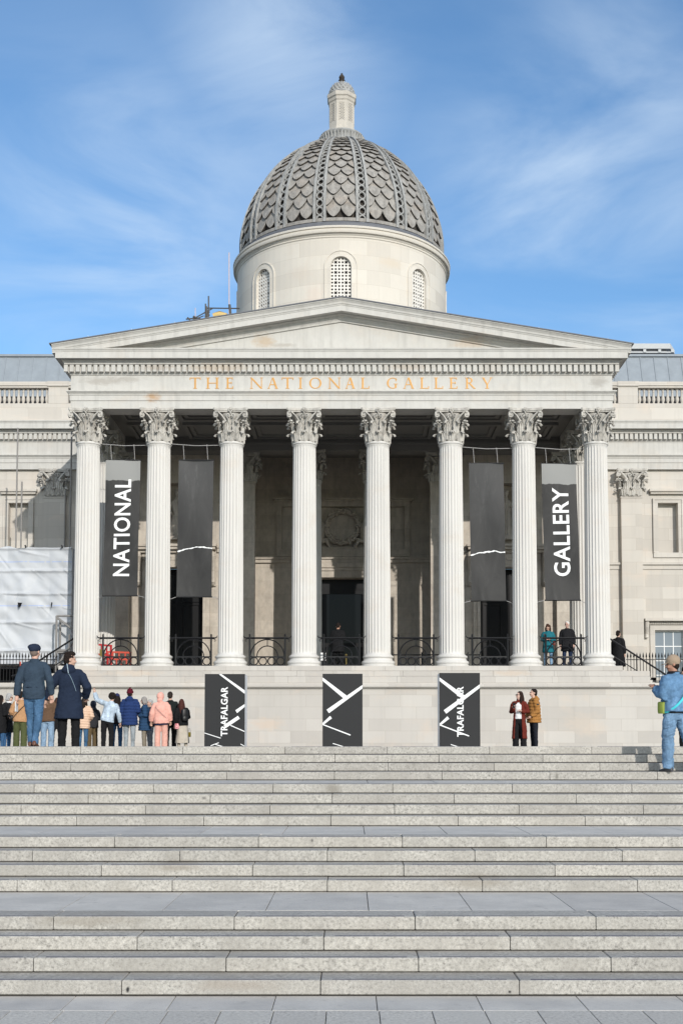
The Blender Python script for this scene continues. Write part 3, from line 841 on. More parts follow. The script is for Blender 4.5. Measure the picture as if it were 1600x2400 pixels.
for s in (-1, 1):   # kneeling winged figures either side
    X = lambda v: wc[0]+s*v
    mb.tube([(X(1.25), 54.98, 11.15), (X(1.05), 54.95, 11.55), (X(0.98), 54.95, 12.0), (X(1.10), 54.98, 12.35)], [0.20, 0.24, 0.20, 0.14], 10)
    mb.ell((X(1.08), 54.93, 12.55), (0.12, 0.12, 0.15))
    mb.tube([(X(1.0), 54.95, 12.25), (X(0.78), 54.90, 12.1), (X(0.62), 54.9, 12.4)], [0.09, 0.08, 0.05], 8)
    mb.tube([(X(1.05), 54.95, 11.4), (X(0.72), 54.86, 11.45), (X(0.55), 54.92, 11.1)], [0.15, 0.12, 0.07], 8)
    mb.tube([(X(1.2), 54.95, 11.3), (X(1.6), 54.95, 11.2), (X(1.95), 55.0, 11.08)], [0.17, 0.13, 0.06], 8)
    mb.tube([(X(1.2), 55.0, 12.3), (X(1.5), 55.02, 12.55), (X(1.95), 55.06, 12.3), (X(2.2), 55.08, 11.8)], [0.10, 0.2, 0.17, 0.05], 8, flat=0.5)
mb.box(-1.0, 1.0, 54.9, 55.13, 11.03, 11.14)
part('wreath_relief', mb, M['inner'], B, 60)
# central glazed doors set back in a dark lobby
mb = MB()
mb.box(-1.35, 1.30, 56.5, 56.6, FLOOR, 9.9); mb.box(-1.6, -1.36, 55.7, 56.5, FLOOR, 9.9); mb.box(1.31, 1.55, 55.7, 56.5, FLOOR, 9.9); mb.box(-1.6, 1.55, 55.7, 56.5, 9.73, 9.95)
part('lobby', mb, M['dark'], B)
mb = MB(); yf = 55.45
mb.box(-1.35, 1.30, yf, yf+0.1, 9.05, 9.72); mb.box(-1.35, -1.12, yf, yf+0.1, FLOOR, 9.05); mb.box(1.08, 1.30, yf, yf+0.1, FLOOR, 9.05)
mb.box(-1.12, 1.08, yf, yf+0.1, 6.62, 6.80); mb.box(-0.06, 0.02, yf, yf+0.1, FLOOR, 6.62); mb.box(-0.78, -0.70, yf+0.001, yf+0.1, FLOOR, 6.62); mb.box(0.70, 0.78, yf+0.001, yf+0.1, FLOOR, 6.62)
dr = part('entrance_door', mb, M['door'], B)
mb = MB(); mb.box(-1.12, 1.08, yf+0.04, yf+0.06, 6.80, 9.05); mb.box(-1.12, 1.08, yf+0.04, yf+0.06, FLOOR, 6.62)
part('pane', mb, M['glass'], dr)
mb = MB(); mb.box(-10.15, 10.15, 44.62, 56.5, 4.6, FLOOR)
part('porch_floor', mb, M['floor'], B)

# antae and respond pilasters
def pilaster(x, y, w, z0, z1, capz, mat, dep=0.35, flute=False):
    mb = MB()
    mb.box(x-w/2, x+w/2, y-dep, y-0.002, z0, z1)
    mb.box(x-w/2-0.10, x+w/2+0.10, y-dep-0.10, y-0.002, z0, z0+0.12); mb.box(x-w/2-0.07, x+w/2+0.07, y-dep-0.07, y-0.002, z0+0.12, z0+0.24); mb.box(x-w/2-0.04, x+w/2+0.04, y-dep-0.04, y-0.002, z0+0.24, z0+0.36)
    mb.box(x-w/2-0.03, x+w/2+0.03, y-dep-0.03, y-0.002, z1-0.10, z1-0.04)
    o = part('pilaster', mb, mat, B)
    c = link('capital', PCAP, o)
    # the cap sits on the pilaster face, its back half inside the wall
    c.location = Vector((x, y-dep*0.5+0.12, z1-13.46+0.0)); c.scale = (w/0.86, 0.78, 1.0)
    return o
def pcap_mb():
    "square pilaster capital: same leaves wrapped on a flat block"
    mb = capital_mb()
    out = MB()
    out.m = mb.m; out.f = mb.f
    for (x, y, z) in mb.v:
        r = sqrt(x*x+y*y)
        if r > 1e-6:
            q = r/max(abs(x), abs(y))
            t = max(0, min(1, (14.45-z)/0.4))
            k = 1+(min(q, 1.22)-1)*t*0.85
            x, y = x*k, y*k
        out.v.append((x, y, z))
    return out
PCAP = pcap_mb().mesh('capital', M['capital'], 60)
for s in (-1, 1): pilaster(s*4.20-0.0, 52.0, 0.88, FLOOR, 13.46, 14.68, M['inner'])
for s in (-1, 1): pilaster(s*9.58, 52.0, 0.88, FLOOR, 13.46, 14.68, M['inner'])

# --- podium
mb = MB()
mb.box(-22, 22, 44.42, 46.6, ZL-0.05, 4.20)
mb.box(-22.1, 22.1, 44.33, 46.6, 4.20, 4.245); mb.box(-22.1, 22.1, 44.26, 46.6, 4.245, 4.34); mb.box(-22.1, 22.1, 44.32, 46.6, 4.34, 4.40)
mb.box(-22.05, 22.05, 44.40, 46.6, ZL-0.04, 2.62)
part('podium', mb, M['podium'], B)
mb = MB()
rs = random.Random(12)
def course(xa, xb, yf, z0, z1, w):
    x = xa
    while x < xb-0.01:
        x2 = min(xb, x+w*rs.uniform(0.7, 1.25))
        if xb-x2 < 0.4: x2 = xb
        mb.bbox(x+0.003, x2-0.003, yf+rs.uniform(-0.008, 0.008), 44.64, z0+0.002, z1-0.003, 0.008); x = x2
course(-10.36, 10.30, 44.47, 4.84, 5.03, 1.5)
course(-10.40, 11.28, 44.44, 4.64, 4.84, 1.2)
course(-10.45, 11.28, 44.41, 4.40, 4.64, 1.5)
mb.box(10.15, 11.28, 44.64, 45.0, 4.4, 4.84)
part('plinth_course', mb, M['podium'], B)
# side steps going down from both ends of the portico
for s in (-1, 1):
    mb = MB()
    for k in range(5):
        a, b = s*(10.15+0.34*k), s*(10.15+0.34*(k+1))
        mb.box(min(a, b), max(a, b), 45.0, 47.9, 4.35, FLOOR-0.125*(k+1))
    part('side_steps', mb, M['podium'], B)

# --- wings
WY = 55.2
NICHE = 14.86
for s in (-1, 1):
    mb = MB()
    x0, x1 = (10.12, 26.0)
    nx = [NICHE, NICHE+4.6, NICHE+8.4]
    holes = [(q-0.46, q+0.46, 10.92, 13.22, 0.32) for q in nx] + [(q-0.68, q+0.68, 4.6, 7.36, 0.30) for q in nx]
    if s < 0: holes = [(-b, -a, c, d, e) for a, b, c, d, e in holes]; xa, xb = -x1, -x0
    else: xa, xb = x0, x1
    wall_holes(mb, xa, xb, ZT, 16.9, WY, holes, 0.3)
    for q in nx: mb.box(s*q-0.5, s*q+0.5, WY+0.32, WY+0.4, 10.9, 13.25)
    # string courses
    for (za, zb, o) in ((10.16, 10.36, 0.05), (10.36, 10.46, 0.14), (5.0, 5.2, 0.06)):
        mb.box(xa, xb, WY-o, WY-0.003, za, zb)
    part('wing_wall', mb, M['wing'], B)
    mb = MB()
    prof = [(o, z+0.07) for o, z in ENT[2:]]
    n = len(prof)
    vs = [(xa, WY-0.18-o, z) for o, z in prof]+[(xb, WY-0.18-o, z) for o, z in prof]
    mb.add(vs, [(i, i+n, i+n+1, i+1) for i in range(n-1)])
    mb.box(xa, xb, WY-0.165, WY-0.004, 14.76, 16.88)
    x = 10.3
    while x < 26:
        mb.box(s*x-0.072, s*x+0.072, WY-0.38, WY-0.255, 16.105, 16.36); x += pitch
    part('wing_entablature', mb, M['trim'], B)
    for xp in (13.15, 18.0, 22.0): pilaster(s*xp, WY, 0.95, 4.4, 13.50, 14.7, M['wing'], 0.28)
    # pilaster strip in the corner beside the portico, and bracketed hoods
    for q in nx:
        mb = MB()
        c = s*q
        frame_rect(mb, c-0.46, c+0.46, 10.92, 13.22, 0.22, WY-0.07, WY-0.003, 0, True)
        frame_rect(mb, c-0.62, c+0.62, 10.92, 13.36, 0.07, WY-0.10, WY-0.004, 0, False)
        mb.box(c-0.80, c+0.80, WY-0.16, WY-0.003, 13.62, 13.72); mb.box(c-0.86, c+0.86, WY-0.24, WY-0.003, 13.72, 13.84)
        part('niche_surround', mb, M['wing'], B); mb = MB()
        frame_rect(mb, c-0.68, c+0.68, 4.6, 7.36, 0.22, WY-0.06, WY-0.003, 0, False)
        mb.box(c-1.05, c+1.05, WY-0.10, WY-0.003, 7.60, 7.76); mb.box(c-1.18, c+1.18, WY-0.36, WY-0.003, 7.76, 7.88)
        for k in range(24):
            mb.box(c-0.92+0.08*k-0.028, c-0.92+0.08*k+0.028, WY-0.15, WY-0.101, 7.63, 7.74)
        part('window_surround', mb, M['wing'], B)
        for q2 in (-1, 1):
            mb = MB()
            mb.tube([(c+q2*1.08, WY-0.24, 7.74), (c+q2*1.08, WY-0.20, 7.5), (c+q2*1.08, WY-0.10, 7.2), (c+q2*1.08, WY-0.12, 7.0)], [0.10, 0.11, 0.07, 0.09], 8)
            part('console', mb, M['wing'], B)
    for q in nx:
        mb = MB(); c = s*q; yw = WY+0.18
        frame_rect(mb, c-0.62, c+0.62, 4.66, 7.30, 0.06, yw, yw+0.06)
        for k in (1, 2): mb.box(c-0.62+1.24*k/3-0.018, c-0.62+1.24*k/3+0.018, yw+0.01, yw+0.05, 4.66, 7.30)
        for k in range(1, 4): mb.box(c-0.62, c+0.62, yw+0.012, yw+0.048, 4.66+0.66*k-0.018, 4.66+0.66*k+0.018)
        w = part('window', mb, M['white'], B)
        mb = MB(); mb.box(c-0.66, c+0.66, yw+0.025, yw+0.04, 4.62, 7.34)
        part('pane', mb, M['glass_pale'], w)
    # balustrade
    mb = MB()
    mb.box(xa, xb, WY-0.30, WY+0.15, 16.92, 17.50); mb.box(xa, xb, WY-0.24, WY+0.15, 17.50, 17.80)
    mb.box(xa, xb, WY-0.26, WY+0.17, 18.53, 18.62); mb.box(xa, xb, WY-0.31, WY+0.22, 18.62, 18.80)
    peds = [(12.62, 13.52), (17.4, 18.3), (22.4, 23.3)]
    for a, b in peds:
        a2, b2 = (a, b) if s > 0 else (-b, -a)
        mb.box(a2, b2, WY-0.25, WY+0.16, 17.80, 18.53); mb.box(a2-0.04, b2+0.04, WY-0.33, WY+0.23, 18.60, 18.815)
    bal = part('balustrade', mb, M['wing'], B)
    x = 12.52
    spots = [12.50, 12.285, 12.07, 11.855, 11.64, 11.425]
    x = 13.64
    while x < 17.35: spots.append(x); x += 0.2165
    x = 18.42
    while x < 20.2: spots.append(x); x += 0.2165
    if s < 0:
        bm = MB()
        bm.lathe([(0.075, 0), (0.075, 0.05), (0.045, 0.07), (0.05, 0.10), (0.088, 0.20), (0.085, 0.27), (0.05, 0.42), (0.04, 0.55), (0.055, 0.60), (0.045, 0.63), (0.07, 0.68), (0.07, 0.73)], 14)
        BALU = bm.mesh('baluster', M['wing'], 50)
    for x in spots:
        o = link('baluster', BALU, bal); o.location = (s*x, WY-0.04, 17.80)
    # lead mansard behind the balustrade
    mb = MB()
    y0, y1, z0, z1 = 57.1, 57.9, 18.75, 20.95
    mb.box(xa, xb, 57.12, 57.4, 16.8, 18.76, 1)  # near-black upstand: shadow of the gutter put into its colour
    mb.add([(xa, y0, z0), (xb, y0, z0), (xb, y1, z1), (xa, y1, z1), (xa, 66, z1+0.3), (xb, 66, z1+0.3)], [(0, 1, 2, 3), (3, 2, 5, 4)])
    x = 10.4
    while x < 26:
        px = s*x
        dz = 0.0
        mb.add([(px-0.025, y0-0.03, z0), (px+0.025, y0-0.03, z0), (px+0.025, y1-0.03, z1), (px-0.025, y1-0.03, z1), (px-0.025, y0+0.02, z0), (px+0.025, y0+0.02, z0), (px+0.025, y1+0.02, z1), (px-0.025, y1+0.02, z1)],
               [(0, 1, 2, 3), (0, 3, 7, 4), (1, 5, 6, 2)])
        x += 0.66
    mb.box(xa, xb, y1-0.10, y1+0.2, z1-0.02, z1+0.09)
    part('lead_roof', mb, [M['lead'], M['void']], B)
# flanks of the portico block back to the wings
mb = MB()
for s in (-1, 1):
    a, b = sorted((s*9.95, s*10.1))
    mb.box(a, b, 52.003, 55.3, FLOOR-1, 14.9)
mb.box(-10.1, 10.1, 55.9, 56.0, 14.7, 16.9)
part('flank_wall', mb, M['wing'], B)

# --- drum, dome, lantern
DX, DY, RD = -0.146, 66.0, 5.75
def cyl(a, r, z): return (DX+r*sin(a), DY-r*cos(a), z)
mb = MB()
NW = 8; WH, ZA, ZB = 0.53, 23.2, 26.37      # half width, sill, springing of the arch
AW = WH/RD
step = 2*pi/NW
SEG = 10
for k in range(NW):
    a0 = k*step
    # solid wall between windows
    aa = [a0+AW+(step-2*AW)*i/SEG for i in range(SEG+1)]
    for i in range(SEG):
        mb.add([cyl(aa[i], RD, 17), cyl(aa[i+1], RD, 17), cyl(aa[i+1], RD, 27.96), cyl(aa[i], RD, 27.96)], [(0, 1, 2, 3)])
    # below sill, above arch
    n = 12
    us = [-1+2*i/n for i in range(n+1)]
    for i in range(n):
        a, b = a0+AW*us[i], a0+AW*us[i+1]
        mb.add([cyl(a, RD, 17), cyl(b, RD, 17), cyl(b, RD, ZA), cyl(a, RD, ZA)], [(0, 1, 2, 3)])
        za, zb = ZB+WH*sqrt(max(0, 1-us[i]**2)), ZB+WH*sqrt(max(0, 1-us[i+1]**2))
        mb.add([cyl(a, RD, za), cyl(b, RD, zb), cyl(b, RD, 27.96), cyl(a, RD, 27.96)], [(0, 1, 2, 3)])
        mb.add([cyl(a, RD, za), cyl(a, RD-0.35, za), cyl(b, RD-0.35, zb), cyl(b, RD, zb)], [(0, 1, 2, 3)])
    for q in (-1, 1):
        f = (0, 1, 2, 3) if q < 0 else (3, 2, 1, 0)
        mb.add([cyl(a0+q*AW, RD, ZA), cyl(a0+q*AW, RD-0.35, ZA), cyl(a0+q*AW, RD-0.35, ZB), cyl(a0+q*AW, RD, ZB)], [f])
    # raised surround in two steps
    for (w0, w1, pr) in ((0.53, 0.62, 0.035), (0.62, 0.80, 0.02), (0.80, 0.85, 0.05)):
        path = [(-1, ZA)] + [(-1, ZA+(ZB-ZA)*i/3) for i in (1, 2)] + [None]
        pts = []
        for side in range(3):
            pass
        out = []
        for t in range(5): out.append((-1.0, ZA+(ZB-ZA)*t/4, 0))
        for t in range(1, 16):
            an = pi-pi*t/15; out.append((cos(an), ZB, sin(an)))
        for t in range(1, 5): out.append((1.0, ZB-(ZB-ZA)*t/4, 0))
        rings = []
        for (cx, z, sn) in out:
            ring = []
            for (w, r) in ((w0, RD-0.01), (w0, RD+pr), (w1, RD+pr), (w1, RD-0.01)):
                ring.append(cyl(a0+cx*w/RD, r, z+sn*w))
            rings.append(ring)
        mb.loft(rings)
# cornice
mb.lathe([(5.74, 27.86), (5.79, 27.90), (5.79, 27.97), (5.83, 28.0), (5.86, 28.06), (5.95, 28.08), (5.98, 28.14), (5.98, 28.24), (5.93, 28.25), (5.93, 28.29), (5.99, 28.32), (6.0, 28.40), (5.98, 28.43), (5.66, 28.48)], 96, (DX, DY), cap=False)
DRUM = part('drum', mb, M['drum'], B, 30)
# pierced grilles
def grille():
    mb = MB()
    w, z0, cols = 2*WH, ZA, 6
    c = w/cols; rows = int((ZB+WH-ZA)/c)+1
    for i in range(cols):
        for j in range(rows):
            x0, zz = -WH+i*c, z0+j*c
            cx, cz = x0+c/2, zz+c/2
            if cz > ZB and (cx*cx+(cz-ZB)**2) > (WH*1.02)**2+0.02: continue
            star = (i % 3 == 1) and (j % 3 == 1)
            star2 = (i in (1, 4)) and (j % 3 == 1)
            n = 16; inn = []; outp = []
            for k in range(n):
                a = 2*pi*k/n
                m_ = max(abs(cos(a)), abs(sin(a)))
                outp.append((cx+c/2*cos(a)/m_, cz+c/2*sin(a)/m_))
                rr = c*0.31 if not star2 else c*(0.66 if k % 4 == 2 else 0.40)
                inn.append((cx+rr*cos(a), cz+rr*sin(a)))
            vs = [(x, 0, z) for x, z in outp]+[(x, 0, z) for x, z in inn]+[(x, 0.08, z) for x, z in inn]
            fs = []
            for k in range(n):
                k2 = (k+1) % n
                fs.append((k, k2, k2+n, k+n)); fs.append((k+n, k2+n, k2+2*n, k+2*n))
            mb.add(vs, fs)
    mb.add([(-WH-0.1, 0.10, z0), (WH+0.1, 0.10, z0), (WH+0.1, 0.10, ZB+WH+0.1), (-WH-0.1, 0.10, ZB+WH+0.1)], [(0, 1, 2, 3)], 1)
    return mb
GR = grille().mesh('grille', [M['grille'], M['void']])
for k in range(NW):
    a = k*step
    if cos(a) < -0.1: continue
    o = link('grille', GR, DRUM)
    o.location = cyl(a, RD-0.13, 0); o.rotation_euler = (0, 0, a)

Z0D, HD, PD, RB = 29.5, 5.95, 1.8, 5.47
def dome_rz(t):        # t 0..1 along profile, first a short upright part
    if t < 0.09: return RB, 28.75+(Z0D-28.75)*t/0.09
    q = (t-0.09)/0.91
    ang = q*pi/2*0.925
    cc, ss = cos(ang), sin(ang)
    return RB*cc**(2/PD*0.98), Z0D+HD*ss**(2/PD)
prof = [dome_rz(i/200) for i in range(201)]
# resample by arc length
arc = [0.0]
for i in range(200):
    arc.append(arc[-1]+math.hypot(prof[i+1][0]-prof[i][0], prof[i+1][1]-prof[i][1]))
def at_s(s_):
    s_ = max(0, min(arc[-1]-1e-6, s_))
    lo = 0
    import bisect
    i = bisect.bisect_right(arc, s_)-1
    u = (s_-arc[i])/max(1e-9, arc[i+1]-arc[i])
    r = prof[i][0]+(prof[i+1][0]-prof[i][0])*u; z = prof[i][1]+(prof[i+1][1]-prof[i][1])*u
    dr, dz = prof[i+1][0]-prof[i][0], prof[i+1][1]-prof[i][1]
    l = math.hypot(dr, dz)
    return r, z, dz/l, -dr/l          # point and outward normal (nr, nz)
def on_dome(a, s_, off):
    r, z, nr, nz = at_s(s_)
    return cyl(a, r+nr*off, z+nz*off)
S_TOP = arc[-1]
mb = MB()
mb.lathe([(5.70, 28.44), (5.70, 28.66), (5.66, 28.72), (5.63, 28.78), (5.55, 28.82)], 96, (DX, DY), cap=False, m=1)
ss = [S_TOP*i/40 for i in range(41)]
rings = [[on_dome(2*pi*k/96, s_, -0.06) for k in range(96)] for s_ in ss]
mb.loft(rings, 2)  # core in the same dark: dirt plus painted shade of the gaps
NP, RIBW = 16, radians(6.6)
PW = 2*pi/NP-RIBW
def tile(a, s_, w, h, clip0, clip1):
    pts = []
    n = 12
    outline = [(-1, 1.6), (-1, 0.92)]+[(-cos(pi*i/n), 0.92*(1-(1-abs(cos(pi*i/n))**1.45)**0.60)) for i in range(1, n)]+[(1, 0.92), (1, 1.6)]
    top, bot = [], []
    for u, v in outline:
        an = max(clip0, min(clip1, a+u*w*0.5*0.955))
        off = 0.15-0.10*max(0, v-0.05) + rr.uniform(-0.004, 0.004)
        top.append(on_dome(an, s_+v*h, off)); bot.append(on_dome(an, s_+v*h, -0.05))
    n2 = len(top); m_ = sum((Vector(p) for p in top), Vector())/n2
    cen = on_dome(max(clip0, min(clip1, a)), s_+0.7*h, 0.115)
    mb.add(top+bot+[cen], [(i+1, i, 2*n2) for i in range(n2-1)]+[(0, n2-1, 2*n2)])
    mb.add(top+bot, [(i, i+1, i+1+n2, i+n2) for i in range(n2-1)], 2)  # dark underside colour paints in the shadow gap below each scale
    # the raised rim that follows the lower edge
    rim = [on_dome(max(clip0, min(clip1, a+u*w*0.5*0.955)), s_+v*h, 0.15-0.10*max(0, v-0.05)) for u, v in outline[1:-1]]
    mb.tube(rim, 0.020, 5)
    if clip0 < a < clip1:
        mb.tube([on_dome(a, s_+v*h, 0.155-0.10*max(0, v-0.05)) for v in (0.2, 0.6, 1.0, 1.3)], 0.013, 5)
for k in range(NP):
    ac = 2*pi*(k)/NP
    c0, c1 = ac-PW/2, ac+PW/2
    s_ = 0.30; row = 0
    while s_ < S_TOP-0.35:
        r = at_s(s_)[0]
        w = PW/2; h = max(0.20, 0.112*r)
        if row % 2 == 0: cs = [ac-w/2, ac+w/2]
        else: cs = [ac-w, ac, ac+w]
        for a in cs: tile(a, s_+rr.uniform(-0.012, 0.012), w, h, c0, c1)
        s_ += h*0.98; row += 1
mb.lathe([(5.52, 28.80), (5.62, 28.82), (5.63, 28.98), (5.56, 29.02), (5.46, 29.03)], 96, (DX, DY), cap=False, m=0)
DOME = part('dome', mb, [M['scale'], M['lead_dark'], M['soot_and_shade']], B, 30)
# ribs: two fillets with a guilloche between
rbm = MB()
for u in (-1, 1):
    ring_l = []
    for i in range(61):
        s_ = 0.05+(S_TOP-0.15)*i/60
        r = at_s(s_)[0]
        a1, a2 = u*RIBW*0.52, u*RIBW*0.31
        lo, hi = min(a1, a2), max(a1, a2)
        ring_l.append([on_dome(lo, s_, -0.03), on_dome(lo, s_, 0.20), on_dome(hi, s_, 0.20), on_dome(hi, s_, -0.03)])
    rbm.loft(ring_l)
s_ = 0.22; kq = 0
while s_ < S_TOP-0.3:
    r = at_s(s_)[0]; R_ = RIBW*0.26*r
    pts = [on_dome(R_*cos(2*pi*i/12)/r, s_+R_*1.15*sin(2*pi*i/12), 0.09) for i in range(12)]
    rbm.tube(pts, 0.26*R_, 5, closed=True)
    sg = 1 if kq % 2 else -1
    pts = [on_dome(sg*R_*1.0*cos(pi*i/6)/r, s_+R_*1.25+R_*0.35*(i-3)/3, 0.075) for i in range(7)]
    rbm.tube(pts, 0.18*R_, 5)
    s_ += R_*2.55; kq += 1
rib_me = None
for k in range(NP):
    if rib_me is None:
        # geometry is built once about the dome's axis
        tmp = MB(); tmp.f = rbm.f; tmp.m = rbm.m; tmp.v = [(x-DX, y-DY, z) for x, y, z in rbm.v]
        rib_me = tmp.mesh('rib', M['rib'], 40)
    o = link('rib', rib_me, DOME); o.location = (DX, DY, 0); o.rotation_euler = (0, 0, 2*pi*(k+0.5)/NP)
# lantern
mb = MB()
mb.lathe([(1.32, 35.25), (1.38, 35.32), (1.38, 35.42), (1.28, 35.46), (1.22, 35.52), (1.17, 35.80), (1.24, 35.95), (1.22, 36.02), (1.0, 36.10), (0.86, 36.18)], 48, (DX, DY), m=1)
for k in range(40):
    a = 2*pi*k/40
    mb.tube([cyl(a, 1.22, 35.48), cyl(a, 1.20, 35.7), cyl(a, 1.27, 35.9)], [0.06, 0.07, 0.05], 5, m=1)
    mb.ell(cyl(a, 1.40, 35.36), (0.08, 0.08, 0.07), 6, 4, m=1)
o8 = pi/8
mb.lathe([(0.80, 36.15), (0.80, 36.28), (0.77, 36.36), (0.735, 36.48), (0.735, 38.0)], 8, (DX, DY), a0=o8, m=0)
mb.lathe([(0.74, 37.90), (0.78, 37.96), (0.80, 38.10), (0.86, 38.16), (0.86, 38.36), (0.82, 38.40)], 8, (DX, DY), a0=o8, m=0)
for k in range(8):
    a = k*pi/4; hw = 0.13; rf = 0.735*cos(pi/8)
    T_ = Matrix.Rotation(a, 3, 'Z'); cen = Vector((DX, DY, 0))
    def P(x, y, z): return cen+T_ @ Vector((x, y, z))
    for (xa, xb, za, zb) in ((-hw-0.03, -hw, 36.75, 37.75), (hw, hw+0.03, 36.75, 37.75), (-hw-0.03, hw+0.03, 37.75, 37.78)):
        q = [P(xa, -rf-0.02, za), P(xb, -rf-0.02, za), P(xb, -rf-0.02, zb), P(xa, -rf-0.02, zb), P(xa, -rf+0.02, za), P(xb, -rf+0.02, za), P(xb, -rf+0.02, zb), P(xa, -rf+0.02, zb)]
        mb.add(q, [(0, 1, 2, 3), (0, 3, 7, 4), (1, 5, 6, 2), (3, 2, 6, 7)])
    for i in range(3):
        for j in range(13):
            x, z = (i-1)*0.08+(0.02 if j % 2 else -0.02), 36.8+j*0.072
            n = 8
            mb.add([P(x+0.022*cos(2*pi*t/n), -rf-0.004, z+0.022*sin(2*pi*t/n)) for t in range(n)], [tuple(range(n))], 2)
LAN = part('lantern', mb, [M['lantern'], M['rib'], M['void']], B, 20)
mb = MB()
mb.lathe([(0.80, 38.36), (0.82, 38.42), (0.76, 38.48), (0.70, 38.50), (0.68, 38.62), (0.62, 38.80), (0.50, 38.98), (0.34, 39.10), (0.25, 39.14)], 32, (DX, DY))
for j in range(5):
    q = [(0.70, 38.52), (0.68, 38.65), (0.62, 38.80), (0.53, 38.94), (0.41, 39.05)][j]
    for k in range(20):
        a = 2*pi*(k+0.5*(j % 2))/20
        mb.ell(cyl(a, q[0]+0.015, q[1]), (0.07*q[0]/0.7, 0.035, 0.075), 6, 4, rot=Matrix.Rotation(a, 3, 'Z'))
part('cupola', mb, M['rib'], LAN, 40)
mb = MB()
mb.lathe([(0.22, 39.10), (0.26, 39.16), (0.20, 39.22), (0.12, 39.26), (0.16, 39.32), (0.19, 39.37), (0.13, 39.41), (0.09, 39.43), (0.15, 39.49), (0.16, 39.56), (0.12, 39.64), (0.05, 39.72), (0.06, 39.76), (0.02, 39.80)], 16, (DX, DY))
part('finial', mb, M['soot_and_shade'], LAN, 40)

# ------------------------------------------------------------------ ironwork between the columns
IRGROUP = 'iron railings between the portico columns'
def railing():
    r = thing('iron_railing', None, 'railing', (0, 44.95, FLOOR), 0, IRGROUP)
    hw = 0.655
    for x in (-hw, hw):
        mb = MB(); mb.tube([(x, 0, 0), (x, 0, 1.12)], 0.034, 8); mb.ell((x, 0, 1.16), (0.035, 0.035, 0.06), 8, 6); mb.lathe([(0.045, 0), (0.045, 0.04), (0.03, 0.06)], 10, (x, 0))
        obj('post', mb, M['iron'], r, 40)
    mb = MB(); mb.tube([(-hw-0.12, 0, 1.06), (hw+0.12, 0, 1.06)], 0.036, 8)
    for s in (-1, 1):
        mb.tube([(s*(hw+0.12), 0, 1.06), (s*(hw+0.19), 0, 1.08), (s*(hw+0.235), 0, 1.15)], [0.026, 0.024, 0.012], 6)
        mb.tube([(s*(hw+0.02), 0, 1.03), (s*(hw+0.10), 0, 1.03), (s*(hw+0.16), 0, 0.99), (s*(hw+0.15), 0, 0.94), (s*(hw+0.11), 0, 0.95)], 0.014, 6)
    obj('top_rail', mb, M['iron'], r, 40)
    mb = MB(); mb.box(-hw, hw, -0.015, 0.015, 0.335, 0.385); mb.box(-hw, hw, -0.015, 0.015, 0.015, 0.065); obj('lower_rail', mb, M['iron'], r)
    mb = MB(); mb.ring((0, 0, 0.38), hw-0.03, 0.024, 28, 6, a0=0, a1=pi); obj('arch', mb, M['iron'], r, 40)
    mb = MB(); mb.ring((0, 0, 0.38), 0.385, 0.022, 22, 6, a0=0, a1=pi); obj('arch', mb, M['iron'], r, 40)
    mb = MB(); mb.tube([(0, 0, 0.38+0.385), (0, 0, 0.38+hw-0.03)], 0.016, 6); obj('spoke', mb, M['iron'], r)
    for k in range(4):
        mb = MB(); mb.ring((-hw+0.165+k*0.327, 0, 0.20), 0.142, 0.024, 18, 6); obj('ring', mb, M['iron'], r, 40)
    return r
r0 = railing()
bays = [  # short: where each one stands
'bay with the red barriers', 'bay below the wordless banner next to NATIONAL', 'bannerless bay left of the entrance', 'bay before the entrance door',
        'bannerless bay right of the entrance', 'bay below the wordless banner next to GALLERY', 'bay where two people stand']
for i in range(7):
    o = r0 if i == 0 else copy_tree(r0)
    o.location = ((COLX[i]+COLX[i+1])/2+0.02, 44.95, FLOOR)
    o['label'] = 'black arched iron railing in the '+bays[i]

